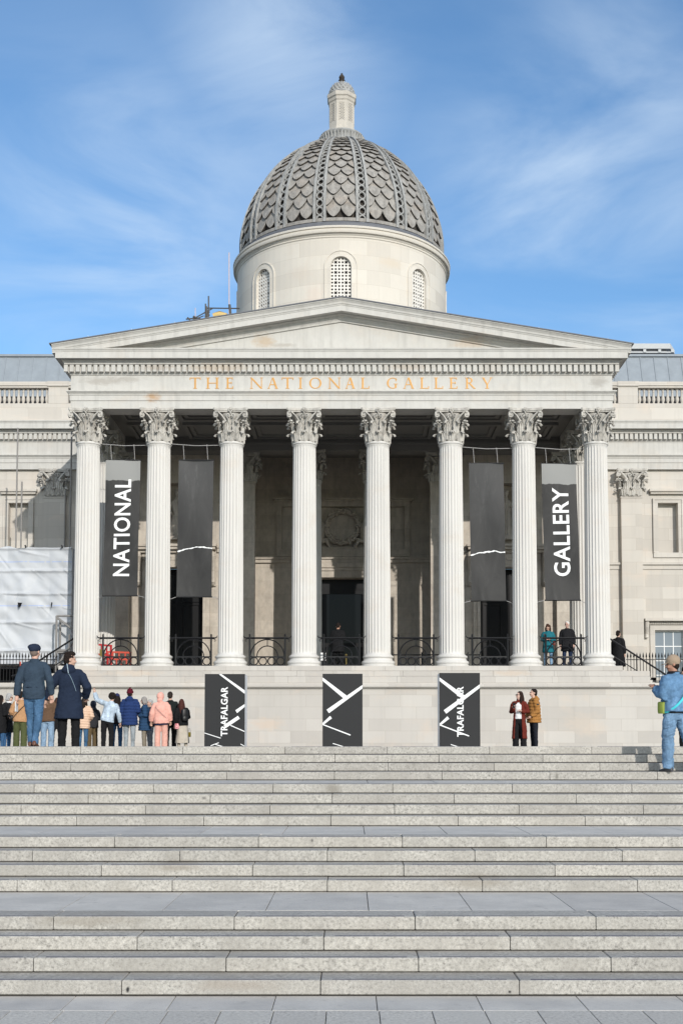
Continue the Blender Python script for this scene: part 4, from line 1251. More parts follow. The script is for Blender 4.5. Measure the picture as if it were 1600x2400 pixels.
# ------------------------------------------------------------------ banners
def banner_mat(name, kind):
    m, nt, b = base_mat(name, 0.6, 0.2)
    co = objco(nt)
    n = noise_n(nt, mapped(nt, co, (1.2, 1, 0.5)), 1.6, 6, 0.6, 0.6)
    base = ramp(nt, n, [(0.3, (0.030, 0.0295, 0.029)), (0.55, (0.042, 0.041, 0.040)), (0.8, (0.068, 0.067, 0.066))])
    sx = nt.nodes.new('ShaderNodeSeparateXYZ'); L(nt, co, sx.inputs[0])
    if kind == 'ridge':
        nz = noise_n(nt, mapped(nt, co, (1, 0, 0)), 1.6, 3, 0.4)
        ad = nt.nodes.new('ShaderNodeMath'); ad.operation = 'MULTIPLY_ADD'; L(nt, nz, ad.inputs[0]); ad.inputs[1].default_value = -0.5; L(nt, sx.outputs[2], ad.inputs[2])
        f = ramp(nt, ad.outputs[0], [(0.0, (0, 0, 0)), (1.0, (1, 1, 1))])
        mr = nt.nodes.new('ShaderNodeMapRange'); mr.inputs['From Min'].default_value = -1.02; mr.inputs['From Max'].default_value = -1.0
        L(nt, ad.outputs[0], mr.inputs['Value'])
        base = mixc(nt, mr.outputs[0], base, (0.26, 0.26, 0.25))
    else:
        n2 = noise_n(nt, mapped(nt, co, (3.0, 1, 0.7), rot=(0, radians(35), 0)), 2.2, 7, 0.7)
        g = ramp(nt, n2, [(0.56, (0, 0, 0)), (0.74, (0.6, 0.6, 0.6))])
        mr = nt.nodes.new('ShaderNodeMapRange'); mr.inputs['From Min'].default_value = -2.2; mr.inputs['From Max'].default_value = 0.0
        L(nt, sx.outputs[2], mr.inputs['Value'])
        mm = nt.nodes.new('ShaderNodeMath'); mm.operation = 'MULTIPLY'; L(nt, g, mm.inputs[0]); L(nt, mr.outputs[0], mm.inputs[1])
        base = mixc(nt, mm.outputs[0], base, (0.16, 0.16, 0.155))
        mr2 = nt.nodes.new('ShaderNodeMapRange'); mr2.inputs['From Min'].default_value = -3.4; mr2.inputs['From Max'].default_value = -0.3; mr2.inputs['To Max'].default_value = 0.35
        L(nt, sx.outputs[2], mr2.inputs['Value'])
        base = mixc(nt, mr2.outputs[0], base, (0.10, 0.10, 0.10))
    L(nt, base, b.inputs['Base Color'])
    return m
def text_mb(s, w, h, bold=0.017):
    cu = bpy.data.curves.new('lettering', 'FONT'); cu.body = s; cu.size = 1; cu.offset = bold; cu.resolution_u = 4; cu.space_character = 1.05
    o = bpy.data.objects.new('lettering', cu); C.objects.link(o)
    dg = bpy.context.evaluated_depsgraph_get(); dg.update()
    me = bpy.data.meshes.new_from_object(o.evaluated_get(dg))
    vs = [v.co.copy() for v in me.vertices]; fs = [list(p.vertices) for p in me.polygons]
    bpy.data.objects.remove(o); bpy.data.curves.remove(cu); bpy.data.meshes.remove(me)
    x0, x1 = min(v.x for v in vs), max(v.x for v in vs); y0, y1 = min(v.y for v in vs), max(v.y for v in vs)
    return [((v.x-x0)/(x1-x0)*w, (v.y-y0)/(y1-y0)*h) for v in vs], fs
BANN = []
def banner(xc, ztop, zbot, w, tilt, kind, label, word=None, wl=None, wz=None, bay=0):
    t = thing('banner', label, 'banner', (xc, CY+0.05, zbot), 0, 'dark banners hung between the columns')
    hgt = ztop-zbot
    mt = banner_mat('banner_print', kind)
    def wave(u, v): return 0.030*sin(u*3.1+v*1.3+bay)+0.020*sin(v*2.3+bay*2)+0.004*sin(u*9+v*0.7)
    nu, nv = 10, 28; vs, fs = [], []
    for side in (0, 1):
        for j in range(nv+1):
            for i in range(nu+1):
                u, v = i/nu-0.5, hgt*(j/nv)
                vs.append((u*w+tilt*(v-hgt)/hgt*-1*-1 if False else u*w+tilt*(1-j/nv), wave(u*w, v)+side*0.008, v-hgt))
    q = (nu+1)*(nv+1)
    for j in range(nv):
        for i in range(nu):
            a = j*(nu+1)+i
            fs.append((a, a+1, a+nu+2, a+nu+1)); fs.append((a+q, a+nu+1+q, a+nu+2+q, a+1+q))
    rim = [i for i in range(nu+1)]+[j*(nu+1)+nu for j in range(1, nv+1)]+[nv*(nu+1)+i for i in range(nu-1, -1, -1)]+[j*(nu+1) for j in range(nv-1, 0, -1)]
    for a, b in zip(rim, rim[1:]+rim[:1]): fs.append((b, a, a+q, b+q))
    mb = MB(); mb.add(vs, fs)
    cl = obj('cloth', mb, mt, t, 40, (0, 0, hgt))
    for nm, z, dx in (('top_rod', hgt+0.01, 0), ('bottom_rod', 0.0, tilt)):
        mb = MB(); mb.tube([(-w/2-0.02+dx, 0.02, z), (w/2+0.02+dx, 0.02, z)], 0.028, 8); obj(nm, mb, M['panel'], t, 40)
    gapL, gapR = COLX[bay]+0.43-xc, COLX[bay+1]-0.43-xc
    zt = hgt+0.58
    mb = MB(); mb.tube([(gapL, 0, zt+0.05), ((gapL+gapR)/2, 0, zt-0.02), (gapR, 0, zt)], 0.013, 6); obj('cable', mb, M['wire'], t)
    mb = MB(); mb.tube([(gapL, 0, -0.10), (gapL*0.6-w*0.2, 0, -0.06), (-w/2+tilt, 0.02, 0)], 0.010, 6); obj('cable', mb, M['wire'], t)
    mb = MB(); mb.tube([(gapR, 0, -0.12), (gapR*0.6+w*0.2, 0, -0.05), (w/2+tilt, 0.02, 0)], 0.010, 6); obj('cable', mb, M['wire'], t)
    for q in (-0.36, 0.32):
        mb = MB(); mb.tube([(q*w-0.02, 0, zt+0.02), (q*w-0.02, 0, zt-0.01), (q*w+0.02, 0.01, hgt+0.03)], [0.028, 0.010, 0.010], 6); obj('hanger', mb, M['wire'], t)
    if word:
        pts, f = text_mb(word, wl, 0.62)
        mb = MB(); out = []
        for (a, b) in pts:   # the word reads upwards
            X, Z = 0.31-b+0.0, wz-zbot+a
            X = -(b-0.31)
            Zr = Z
            xx = X+tilt*(1-Zr/hgt)+0.02
            out.append((xx, wave(X, Zr)-0.016, Zr))
        mb.add(out, f); obj('lettering', mb, M['print'], cl, loc=(0, 0, -hgt))
    else:
        # white line of surf printed across the cloth
        r = random.Random(bay); mb = MB(); n = 40; up, lo = [], []
        for i in range(n+1):
            u = -0.5+i/n; zz = 1.70+0.17*sin((u+0.5)*2.3)-0.02*u+0.03*noise.noise(Vector((i*0.16, bay, 1)))
            th = 0.010+0.036*abs(noise.noise(Vector((i*0.21, bay, 7))))+r.uniform(0.0, 0.010)
            y = lambda z: wave(u*w, z)-0.006
            up.append((u*w+tilt*(1-zz/hgt), y(zz), zz+th)); lo.append((u*w+tilt*(1-zz/hgt), y(zz), zz-th))
        vs = up+lo; mb.add(vs, [(i+n+1, i+n+2, i+1, i) for i in range(n)])
        obj('surf_print', mb, M['print'], cl, loc=(0, 0, -hgt))
    return t
banner(gx(282, 45.2), 12.84, 7.71, 1.29, -0.07, 'ridge', 'dark grey banner with the word NATIONAL in white reading upwards', 'NATIONAL', 3.66, 8.45, 0)
banner(gx(455, 45.2), 12.84, 7.67, 1.31, -0.04, 'surf', 'wordless dark banner with a white surf line, beside the NATIONAL banner', None, None, None, 1)
banner(gx(1143, 45.2), 12.72, 7.52, 1.30, 0.06, 'surf', 'wordless dark banner with a white surf line, beside the GALLERY banner', None, None, None, 5)
banner(gx(1315, 45.2), 12.70, 7.54, 1.31, 0.10, 'ridge', 'dark grey banner with the word GALLERY in white reading upwards', 'GALLERY', 3.34, 8.45, 6)

# ------------------------------------------------------------------ charcoal display pillars on the terrace
def display(x0, x1, ytop, crop0, bars, word, label, wx=None, wz=None):
    Y = 36.0; sc = 1/(F_PX/Y)
    xa, xb = gx(x0, Y), gx(x1, Y); ht = CAM_Z+(Y_HOR-ytop)*Y/F_PX - ZL
    t = thing('display_pillar', label, 'display pillar', ((xa+xb)/2, Y+0.42, ZL), 0, 'charcoal display pillars on the terrace')
    w = xb-xa
    mb = MB(); mb.bbox(-w/2, w/2, -0.40, 0.42, 0, ht, 0.004); obj('body', mb, M['panel_side'], t)
    mb = MB(); mb.box(-w/2-0.004, w/2+0.004, -0.425, -0.403, 0.0, ht+0.004); fp = obj('face', mb, M['panel'], t)
    # bars of white print; crop coordinates are (along, down) in units of the drawn panel
    def P(u, v):   # u across 0..1, v down from the top in panel widths
        return (-w/2+u*w, ht-v*w)
    mb = MB()
    for k, (u0, v0, u1, v1, th) in enumerate(bars):
        (xa_, za), (xb_, zb) = P(u0, v0), P(u1, v1)
        dx, dz = xb_-xa_, zb-za; l = math.hypot(dx, dz); nx, nz = -dz/l*th*w/2, dx/l*th*w/2
        poly = [(xa_-nx, za-nz), (xb_-nx, zb-nz), (xb_+nx, zb+nz), (xa_+nx, za+nz)]
        poly = [(max(-w/2, min(w/2, x)), max(0.0, min(ht, z))) for x, z in poly]
        mb.prism(poly, -0.429-0.0006*k, -0.42)
    obj('stripe_print', mb, M['print'], fp)
    if word:
        (u0, u1, v0, v1) = word
        wl = (v0-v1)*w; ch = (u1-u0)*w
        pts, f = text_mb('TRAFALGAR', wl, ch, 0.024)
        mb = MB(); mb.add([(-w/2+u1*w-b, -0.4345, ht-v0*w+a) for a, b in pts], f)
        obj('lettering', mb, M['print'], fp)
    return t
S1 = 210.0
def cb(x0, y0, bars): return [((a-x0)/S1, (b-y0)/S1, (c-x0)/S1, (d-y0)/S1, th/S1) for a, b, c, d, th in bars]
display(480, 573.5, 1580, None, cb(42, 223, [(122, 215, 262, 318, 22), (208, 421, 262, 388, 17), (148, 500, 222, 450, 18), (178, 493, 262, 525, 5), (36, 533, 127, 560, 4), (75, 600, 117, 584, 4), (100, 593, 137, 604, 4), (232, 591, 262, 602, 4)]),
        ((127-42)/S1, (163-42)/S1, (550-223)/S1, (290-223)/S1), 'charcoal display pillar lettered TRAFALGAR, next to the crowd')
display(756, 849, 1579.5, None, cb(663, 222, [(655, 250, 783, 346, 22), (690, 421, 880, 290, 22), (655, 488, 707, 451, 16), (663, 490, 810, 546, 6), (717, 590, 790, 612, 4)]),
        None, 'wordless charcoal display pillar with white bars, below the entrance')
display(1029.5, 1124, 1577.5, None, cb(1275, 218, [(1268, 250, 1400, 345, 22), (1303, 421, 1495, 286, 22), (1270, 488, 1320, 450, 16), (1280, 490, 1427, 546, 6), (1332, 590, 1410, 614, 4)]),
        ((1365-1275)/S1, (1400-1275)/S1, (550-218)/S1, (288-218)/S1), 'charcoal display pillar lettered TRAFALGAR across crossing white bars, left of the couple')

# ------------------------------------------------------------------ fences and handrails beside the portico
def fence(xa, xb, label):
    t = thing('spear_fence', label, 'fence', ((xa+xb)/2, 45.35, 4.40)); w = (xb-xa)/2
    mb = MB(); mb.box(-w, w, -0.02, 0.02, 0.10, 0.13); mb.box(-w, w, -0.02, 0.02, 0.90, 0.93); obj('rail', mb, M['iron'], t)
    mb = MB(); mb.tube([(0, 0, 0), (0, 0, 1.0)], 0.013, 6); mb.lathe([(0.012, 0.98), (0.032, 1.035), (0.024, 1.09), (0.003, 1.19)], 8)
    me = mb.mesh('bar', M['iron'], 40)
    x = -w+0.06
    while x < w:
        o = link('bar', me, t); o.location = (x, 0, 0); x += 0.1165
    return t
fence(10.62, 16.2, 'black spear-topped iron fence behind the sloping handrail, in front of the sash window')
fence(-16.4, -10.62, 'black spear-topped iron fence in front of the white plastic sheeting')
for s, lab in ((1, 'black sloping handrail going down beside the man in a black coat'), (-1, 'black sloping handrail going down in front of the plastic sheeting')):
    t = thing('handrail', lab, 'handrail', (s*11.85, 45.08, 4.4), 0)
    mb = MB(); mb.tube([(-s*1.95, 0, 1.72), (s*0.2, 0, 0.32), (s*0.38, 0, 0.28)], 0.034, 8); obj('rail', mb, M['iron'], t, 40)
    mb = MB(); mb.tube([(-s*1.95, 0, 1.15), (s*0.15, 0, -0.18)], 0.02, 6); obj('lower_rail', mb, M['iron'], t, 40)
    for dx in (-1.9, -0.9, 0.1):
        mb = MB(); mb.tube([(s*dx, 0, 0.45-0.0-0.65*(dx+0.6)-0.55), (s*dx, 0, 1.70-0.65*(dx+1.95))], 0.02, 6); obj('post', mb, M['iron'], t, 40)
# low barrier and small items on the porch floor
t = thing('barrier_rail', 'low black barrier rail on the porch floor right of the entrance', 'barrier', (gx(1010, 47.4), 47.4, FLOOR))
mb = MB(); mb.tube([(-1.6, 0, 0.62), (1.9, 0, 0.62)], 0.025, 8); obj('rail', mb, M['iron'], t)
for x in (-1.2, -0.35, 0.55, 1.45):
    mb = MB(); mb.box(x-0.035, x+0.035, -0.03, 0.03, 0, 0.72); mb.box(x-0.12, x+0.12, -0.12, 0.12, 0, 0.025); obj('post', mb, M['iron'], t)
for px, lab in ((787, 'brass rope stanchion before the entrance doors, the one beside the standing man'), (811, 'brass rope stanchion before the entrance doors, the one nearer the right door column')):
    t = thing('stanchion', lab, 'stanchion', (gx(px, 48), 48, FLOOR), 0, 'brass stanchions at the entrance')
    mb = MB(); mb.lathe([(0.16, 0), (0.16, 0.02), (0.05, 0.05), (0.028, 0.07), (0.028, 0.62)], 16); obj('pole', mb, M['brass'], t, 40)
    mb = MB(); mb.ell((0, 0, 0.66), (0.045, 0.045, 0.05)); obj('knob', mb, M['brass'], t, 40)
t = thing('notice_sign', 'small white sign on a short post at the left side of the entrance', 'sign', (gx(757, 46.3), 46.3, FLOOR))
mb = MB(); mb.box(-0.10, 0.10, -0.012, 0.0, 0.32, 0.62); obj('board', mb, M['white'], t)
mb = MB(); mb.tube([(0, 0.02, 0), (0, 0.02, 0.6)], 0.015, 6); mb.lathe([(0.10, 0), (0.10, 0.02), (0.02, 0.03)], 12, (0, 0.02)); obj('post', mb, M['iron'], t)
# red barriers
def barrier(px, Y, w, h, rz, mt, label, yel):
    t = thing('safety_barrier', label, 'barrier', (gx(px, Y), Y, FLOOR), rz, 'plastic barriers behind the railing')
    mb = MB()
    frame_rect(mb, -w/2+0.07, w/2-0.07, 0.20, h-0.08, 0.07, -0.025, 0.025)
    mb.box(-w/2+0.07, w/2-0.07, -0.02, 0.02, h*0.55, h*0.62)
    n = 5
    for k in range(1, n): mb.box(-w/2+w*k/n-0.022, -w/2+w*k/n+0.022, -0.018, 0.018, 0.2, h*0.55)
    for k in range(1, 4): mb.box(-w/2+w*k/4-0.03, -w/2+w*k/4+0.03, -0.014, 0.014, h*0.62, h-0.08)
    obj('panel', mb, mt, t)
    for s in (-1, 1):
        mb = MB(); mb.box(s*w*0.35-0.05, s*w*0.35+0.05, -0.25, 0.25, 0, 0.06); mb.box(s*w*0.35-0.04, s*w*0.35+0.04, -0.03, 0.03, 0.06, 0.14); obj('foot', mb, mt, t)
    if yel:
        mb = MB(); mb.box(-0.13, 0.13, -0.034, -0.0255, h*0.5, h*0.78); obj('plate', mb, M['brass'], t)
barrier(237, 47.0, 1.05, 1.02, radians(55), M['red'], 'tall red plastic safety barrier with a yellow plate behind the railing', True)
barrier(278, 47.6, 1.0, 0.78, radians(28), M['orange'], 'lower orange-red plastic safety barrier behind the railing', False)

# ------------------------------------------------------------------ scaffolding on the left
def plastic():
    m, nt, b = base_mat('white_plastic_sheet', 0.5, 0.25)
    co = objco(nt)
    c = mixc(nt, noise_n(nt, co, 1.3, 5, 0.6), (0.40, 0.415, 0.44), (0.54, 0.555, 0.57))
    sx = nt.nodes.new('ShaderNodeSeparateXYZ'); L(nt, co, sx.inputs[0])
    def band(z, w):
        a = nt.nodes.new('ShaderNodeMath'); a.operation = 'SUBTRACT'; L(nt, sx.outputs[2], a.inputs[0]); a.inputs[1].default_value = z
        b2 = nt.nodes.new('ShaderNodeMath'); b2.operation = 'ABSOLUTE'; L(nt, a.outputs[0], b2.inputs[0])
        c2 = nt.nodes.new('ShaderNodeMath'); c2.operation = 'LESS_THAN'; L(nt, b2.outputs[0], c2.inputs[0]); c2.inputs[1].default_value = w
        return c2.outputs[0]
    dash = noise_n(nt, mapped(nt, co, (3.0, 0, 0)), 2.0, 1, 0.3)
    df = ramp(nt, dash, [(0.40, (0, 0, 0)), (0.44, (0.55, 0.55, 0.55))])
    for z in (9.20, 7.49):
        mm = nt.nodes.new('ShaderNodeMath'); mm.operation = 'MULTIPLY'; L(nt, band(z, 0.018), mm.inputs[0]); L(nt, df, mm.inputs[1])
        c = mixc(nt, mm.outputs[0], c, (0.25, 0.36, 0.68))
    L(nt, c, b.inputs['Base Color'])
    rn = nt.nodes.new('ShaderNodeTexNoise'); rn.noise_type = 'RIDGED_MULTIFRACTAL'; rn.inputs['Scale'].default_value = 0.9; rn.inputs['Detail'].default_value = 5; rn.inputs['Distortion'].default_value = 0.5
    L(nt, mapped(nt, co, (1.3, 1, 1.0), rot=(0, 0.6, 0)), rn.inputs['Vector'])
    bump(nt, b, rn.outputs['Fac'], 0.40, 0.05)
    b.inputs['Transmission Weight'].default_value = 0.0
    b.inputs['Subsurface Weight'].default_value = 0.0
    return m
SCF = thing('scaffold', 'tube scaffold wrapped in white plastic sheeting beside the portico', 'scaffold', (-14, 46.8, 4.4))
SY = 46.6
mb = MB(); nu, nv = 240, 170; xs0, xs1, zs0, zs1 = -17.0, -10.40, 5.24, 9.74
rs = random.Random(5)
crease = []
for k in range(46):
    x0, z0 = rs.uniform(-16.9, -10.5), rs.choice((9.65, 8.85, 7.95, 7.45, 6.85, 5.75))+rs.uniform(-.05, .05)
    an = rs.uniform(-2.6, -0.5) if k % 3 else rs.uniform(-.25, .25); l = rs.uniform(0.4, 1.5)
    crease.append((x0, z0, x0+l*cos(an), z0+l*sin(an), rs.uniform(.025, .05), rs.choice((-1, 1))*rs.uniform(.02, .05)))
vs = []
for j in range(nv+1):
    for i in range(nu+1):
        u, v = i/nu, j/nv
        x, z = xs0+(xs1-xs0)*u, zs0+(zs1-zs0)*v
        sag = 0
        for zk in (9.72, 8.85, 7.95, 6.85, 5.75): sag += 0.07*math.exp(-((z-zk)/0.06)**2)
        bay_ = (x*0.62) % 1.0
        pil = 0.16*sin(pi*bay_)*(0.6+0.4*sin(z*2.7))
        fold = 0.05*noise.noise(Vector((x*1.4, z*0.9, 3)))+0.035*noise.noise(Vector(((x+z)*2.2, (z-x)*1.1, 9)))
        ridge = -0.03*abs(noise.noise(Vector(((x-z*0.7)*1.3, z*0.5, 21))))
        topw = 0.10*noise.noise(Vector((x*1.9, 1, 4))) if j == nv else 0
        cr = 0.0
        for (x0, z0, x1, z1, w_, a_) in crease:
            if not (min(x0, x1)-.15 < x < max(x0, x1)+.15 and min(z0, z1)-.15 < z < max(z0, z1)+.15): continue
            dx, dz = x1-x0, z1-z0; t_ = max(0, min(1, ((x-x0)*dx+(z-z0)*dz)/(dx*dx+dz*dz)))
            q_ = math.hypot(x-x0-dx*t_, z-z0-dz*t_); cr += a_*math.exp(-(q_/w_)**2)*(1-t_*0.7)
        vs.append((x, SY-pil*0.7+sag*-0.9+0.1+fold*1.6+ridge*2+cr, z+topw))
fs = [(j*(nu+1)+i, j*(nu+1)+i+1, (j+1)*(nu+1)+i+1, (j+1)*(nu+1)+i) for j in range(nv) for i in range(nu)]
mb.add(vs, fs)
# return of the sheet along the portico side
n0 = [(xs1, SY+0.1, zs0), (xs1+0.02, 50.5, zs0), (xs1+0.02, 50.5, zs1), (xs1, SY+0.1, zs1)]
mb.add(n0, [(0, 1, 2, 3)])
sh = part('sheeting', mb, plastic(), SCF, 80)
sm = sh.modifiers.new('thickness', 'SOLIDIFY'); sm.thickness = 0.006
mb = MB()
for (px, py, w, h) in ((45, 1418, 0.17, 0.20), (120, 1418, 0.05, 0.22)):
    xx = gx(px, SY); zz = CAM_Z+(Y_HOR-py)*(SY)/F_PX
    mb.prism([(xx-w/2, zz+h/2), (xx-w*0.3, zz-h/2), (xx+w*0.05, zz-h*0.35), (xx+w*0.55, zz+h*0.45)], SY-0.13, SY-0.11)
part('tear', mb, M['dark'], SCF)
def pole(p0, p1, r=0.03, mt='galv', name='pole'):
    mb = MB(); mb.tube([p0, p1], r, 8); return part(name, mb, M[mt], SCF, 40)
Zp = lambda y, Y: CAM_Z+(Y_HOR-y)*Y/F_PX
pole((gx(31, 51), 51, 4.4), (gx(31, 51), 51, Zp(985, 51)-0.15), 0.035)
pole((gx(43, 51.3), 51.3, 4.4), (gx(43, 51.3), 51.3, Zp(1123, 51.3)), 0.035)
pole((gx(159, 52.5), 52.5, 4.4), (gx(159, 52.5), 52.5, Zp(1002, 52.5)), 0.04)
pole((gx(146, 52.8), 52.8, 4.4), (gx(146, 52.8), 52.8, Zp(1145, 52.8)), 0.03)
for i, x in enumerate((-16.8, -15.3, -13.8, -12.3, -10.9)):
    pole((x, 47.0, 4.4), (x, 47.0, 9.65)); pole((x, 48.6, 4.4), (x, 48.6, 9.65))
for z in (5.2, 5.75, 6.85, 7.95, 8.85): pole((-17.0, 47.05, z), (-10.6, 47.05, z))
pole((-17.0, 48.6, 5.2), (-10.6, 48.6, 5.2))
for x in (-16.0, -14.5, -13.0): pole((x, 47.1, 4.42), (x+1.3, 47.1, 5.2), 0.025)
for i, px in enumerate((46, 76)): pole((gx(px, 46.2), 46.2, 4.4), (gx(px, 46.2), 46.2, 5.3), 0.035, 'orange', 'prop')
for x in (-15.2, -13.6, -12.2, -10.8):
    pole((x, 46.72, 9.70), (x+0.05, 46.35, 9.78), 0.035, 'iron', 'tube_end')
# stair frame at the corner
mb = MB()
xq0, xq1, yq = gx(130, 45.9), gx(172, 45.9), 45.9
for a, b in (((xq0, yq, 4.9), (xq0, yq, 7.35)), ((xq0, yq, 7.35), (xq1, yq, 7.35)), ((xq0, yq, 7.3), (xq1, yq, 6.75)), ((xq0-0.05, yq, 5.95), (xq1, yq, 5.95)), ((xq0+0.5, yq, 4.9), (xq0+0.5, yq, 6.6)), ((xq0, yq+0.6, 4.9), (xq0, yq+0.6, 7.3)),
             ((xq0, yq, 5.2), (xq1, yq, 6.4)), ((xq0, yq+.2, 5.4), (xq1, yq+.2, 5.0))):
    zc = lambda p: (p[0], p[1], 2.085+(p[2]-2.085)*45.9/49)
    mb.tube([zc(a), zc(b)], 0.042, 6)
mb.box(xq0, xq1, yq, yq+0.6, 5.61, 5.67)
part('stair_frame', mb, M['galv'], SCF)
# dark panel painting in the shade of the gap under the sheeting
mb = MB(); mb.box(-17.0, -10.45, 49.2, 49.3, 4.4, 5.4); part('gap_shade_panel', mb, M['dark'], SCF)

# scaffold tubes on the portico roof
RS = thing('roof_scaffold', 'small cluster of grey scaffold tubes on the roof slope left of the drum', 'scaffold', (-4.5, 50.0, 18.0))
def RZ(py, Y):
    k = (Y_HOR-F_PX*0.064-py)/F_PX; c, s = cos(PITCH), sin(PITCH)
    return CAM_Z+Y*(k*c+s)/(c-k*s)
_gx = gx
def gx2(px, py, Y):
    k = (Y_HOR-F_PX*0.064-py)/F_PX; c, s = cos(PITCH), sin(PITCH); dz = Y*(k*c+s)/(c-k*s)
    return (px-PX0)*(Y*c+dz*s)/F_PX+CAM_X
def rp(px0, py0, px1, py1, r=0.032, mt='tube_dark', Y=50.0, name='tube'):
    mb = MB(); mb.tube([(gx2(px0, py0, Y), Y, RZ(py0, Y)), (gx2(px1, py1, Y), Y, RZ(py1, Y))], r, 8); return part(name, mb, M[mt], RS, 40)
rp(537, 592, 537, 765, 0.024, 'pole_pink'); rp(489, 694, 489, 775, 0.03); rp(482, 712, 482, 772, 0.03)
rp(486, 722, 562, 723, 0.028); rp(452, 748, 500, 722, 0.026); rp(436, 748, 470, 745, 0.03); rp(440, 744, 449, 755, 0.03); rp(538, 714, 543, 765, 0.055); rp(483, 718, 489, 770, 0.05); rp(478, 733, 492, 731, 0.03); rp(480, 742, 492, 738, 0.03); rp(453, 742, 461, 746, 0.05)
rp(440, 755, 478, 740, 0.022); rp(458, 722, 458, 770, 0.018, 'pole_pink')
mb = MB(); Yb = 50.3
mb.tube([(gx2(500, 742, Yb), Yb, RZ(742, Yb)), (gx2(515, 738, Yb), Yb, RZ(738, Yb)), (gx2(531, 742, Yb), Yb, RZ(742, Yb))], [0.14, 0.17, 0.14], 10)
tag(obj('roof_bundle', mb, M['yellow'], smooth=50), 'yellow wrapped bundle lying on the roof by the scaffold tubes', 'bundle')
# rooftop plant on the right
RPL = thing('roof_plant', 'white rooftop plant housing behind the right end of the pediment', 'plant housing', (13.5, 59, 20.9))
mb = MB(); Yp = 59.0
xa, xb = gx2(1455, 815, Yp), gx2(1586, 815, Yp)
mb.box(xa-3, xb-0.35, Yp, Yp+2, RZ(817, Yp), RZ(805, Yp)); mb.add([(xb-0.35, Yp, RZ(817, Yp)), (xb-0.35, Yp, RZ(805, Yp)), (xb, Yp+0.5, RZ(813, Yp)), (xb, Yp+0.5, RZ(822, Yp)), (xb-0.35, Yp+2, RZ(817, Yp)), (xb-0.35, Yp+2, RZ(805, Yp))], [(0, 3, 2, 1), (1, 2, 5), (0, 4, 3), (3, 4, 5, 2)])
part('hood', mb, M['roof_sheet'], RPL)
mb = MB(); mb.box(xa-3, xb-0.5, Yp+0.15, Yp+1.8, RZ(829, Yp)-0.4, RZ(817.3, Yp)); part('louvre', mb, M['lead_dark'], RPL)
mb = MB(); mb.box(xa-3, xb-0.3, Yp+0.05, Yp+0.14, RZ(826, Yp), RZ(823, Yp))
for px in (1475, 1510, 1545, 1575): mb.box(gx2(px, 822, Yp)-0.07, gx2(px, 822, Yp)+0.07, Yp+0.02, Yp+0.14, RZ(825, Yp), RZ(818, Yp))
part('bracket', mb, M['roof_sheet'], RPL)

# ------------------------------------------------------------------ people
SKIN = {}
def skin(col):
    if col not in SKIN:
        m, nt, b = base_mat('skin', 0.55, 0.3)
        c = mixc(nt, noise_n(nt, objco(nt), 30, 3, 0.6), tuple(x*0.9 for x in col), tuple(min(1, x*1.08) for x in col))
        L(nt, c, b.inputs['Base Color']); b.inputs['Subsurface Weight'].default_value = 0.0
        SKIN[col] = m
    return SKIN[col]
EYE = plain('eye_dark', (0.03, 0.02, 0.015), 0.3, 0.5)
LIP = plain('lip', (0.36, 0.13, 0.11), 0.5, 0.3)
CL = {}
def clm(kind, col):
    k = (kind, col)
    if k not in CL: CL[k] = denim('denim_cloth', col) if kind == 'denim' else cloth('cloth', col) if kind == 'cloth' else plain('leather', col, 0.45, 0.4) if kind == 'leather' else cloth('hair_fibre', col, 0.3)
    return CL[k]
def union(mb, voxel, smooth, name, mats, disp=None):
    me = bpy.data.meshes.new('tmp'); me.from_pydata(mb.v, [], mb.f); me.update()
    o = bpy.data.objects.new('tmp', me); C.objects.link(o)
    r = o.modifiers.new('r', 'REMESH'); r.mode = 'VOXEL'; r.voxel_size = voxel
    s = o.modifiers.new('s', 'SMOOTH'); s.factor = 0.5; s.iterations = smooth
    dg = bpy.context.evaluated_depsgraph_get(); dg.update()
    m2 = bpy.data.meshes.new_from_object(o.evaluated_get(dg)); m2.name = name
    bpy.data.objects.remove(o); bpy.data.meshes.remove(me)
    if disp:
        ns = [v.normal.copy() for v in m2.vertices]
        for v, n in zip(m2.vertices, ns): v.co += n*disp(v.co)
        m2.update()
    m2.materials.clear()
    for mm in (mats if isinstance(mats, (list, tuple)) else [mats]): m2.materials.append(mm)
    m2.polygons.foreach_set('use_smooth', [True]*len(m2.polygons)); m2.update()
    return m2
def folds(amp, sc=11.0, zs=1.0, seed=0):
    def f(p):
        return amp*(noise.noise(Vector((p.x*sc, p.y*sc, p.z*sc*zs+seed)))+0.5*noise.noise(Vector((p.x*sc*2.1, p.y*sc*2.1, p.z*sc*2.1*zs+seed))))
    return f
def wrinkles(a, b, seed=0):
    "soft swells plus narrow creases running across the limb"
    g = folds(a, 7)
    def f(p):
        c = noise.noise(Vector((p.x*6+p.z*5, p.y*6, p.z*17+p.x*8+seed)))
        return g(p)+b*(0.35-abs(c))
    return f
def quilt(pitch, amp):
    g = folds(0.004, 14)
    return lambda p: amp*abs(sin(pi*(p.z+0.06*abs(p.x))/pitch))**0.6-amp*0.5+g(p)
def V(*a): return Vector(a)

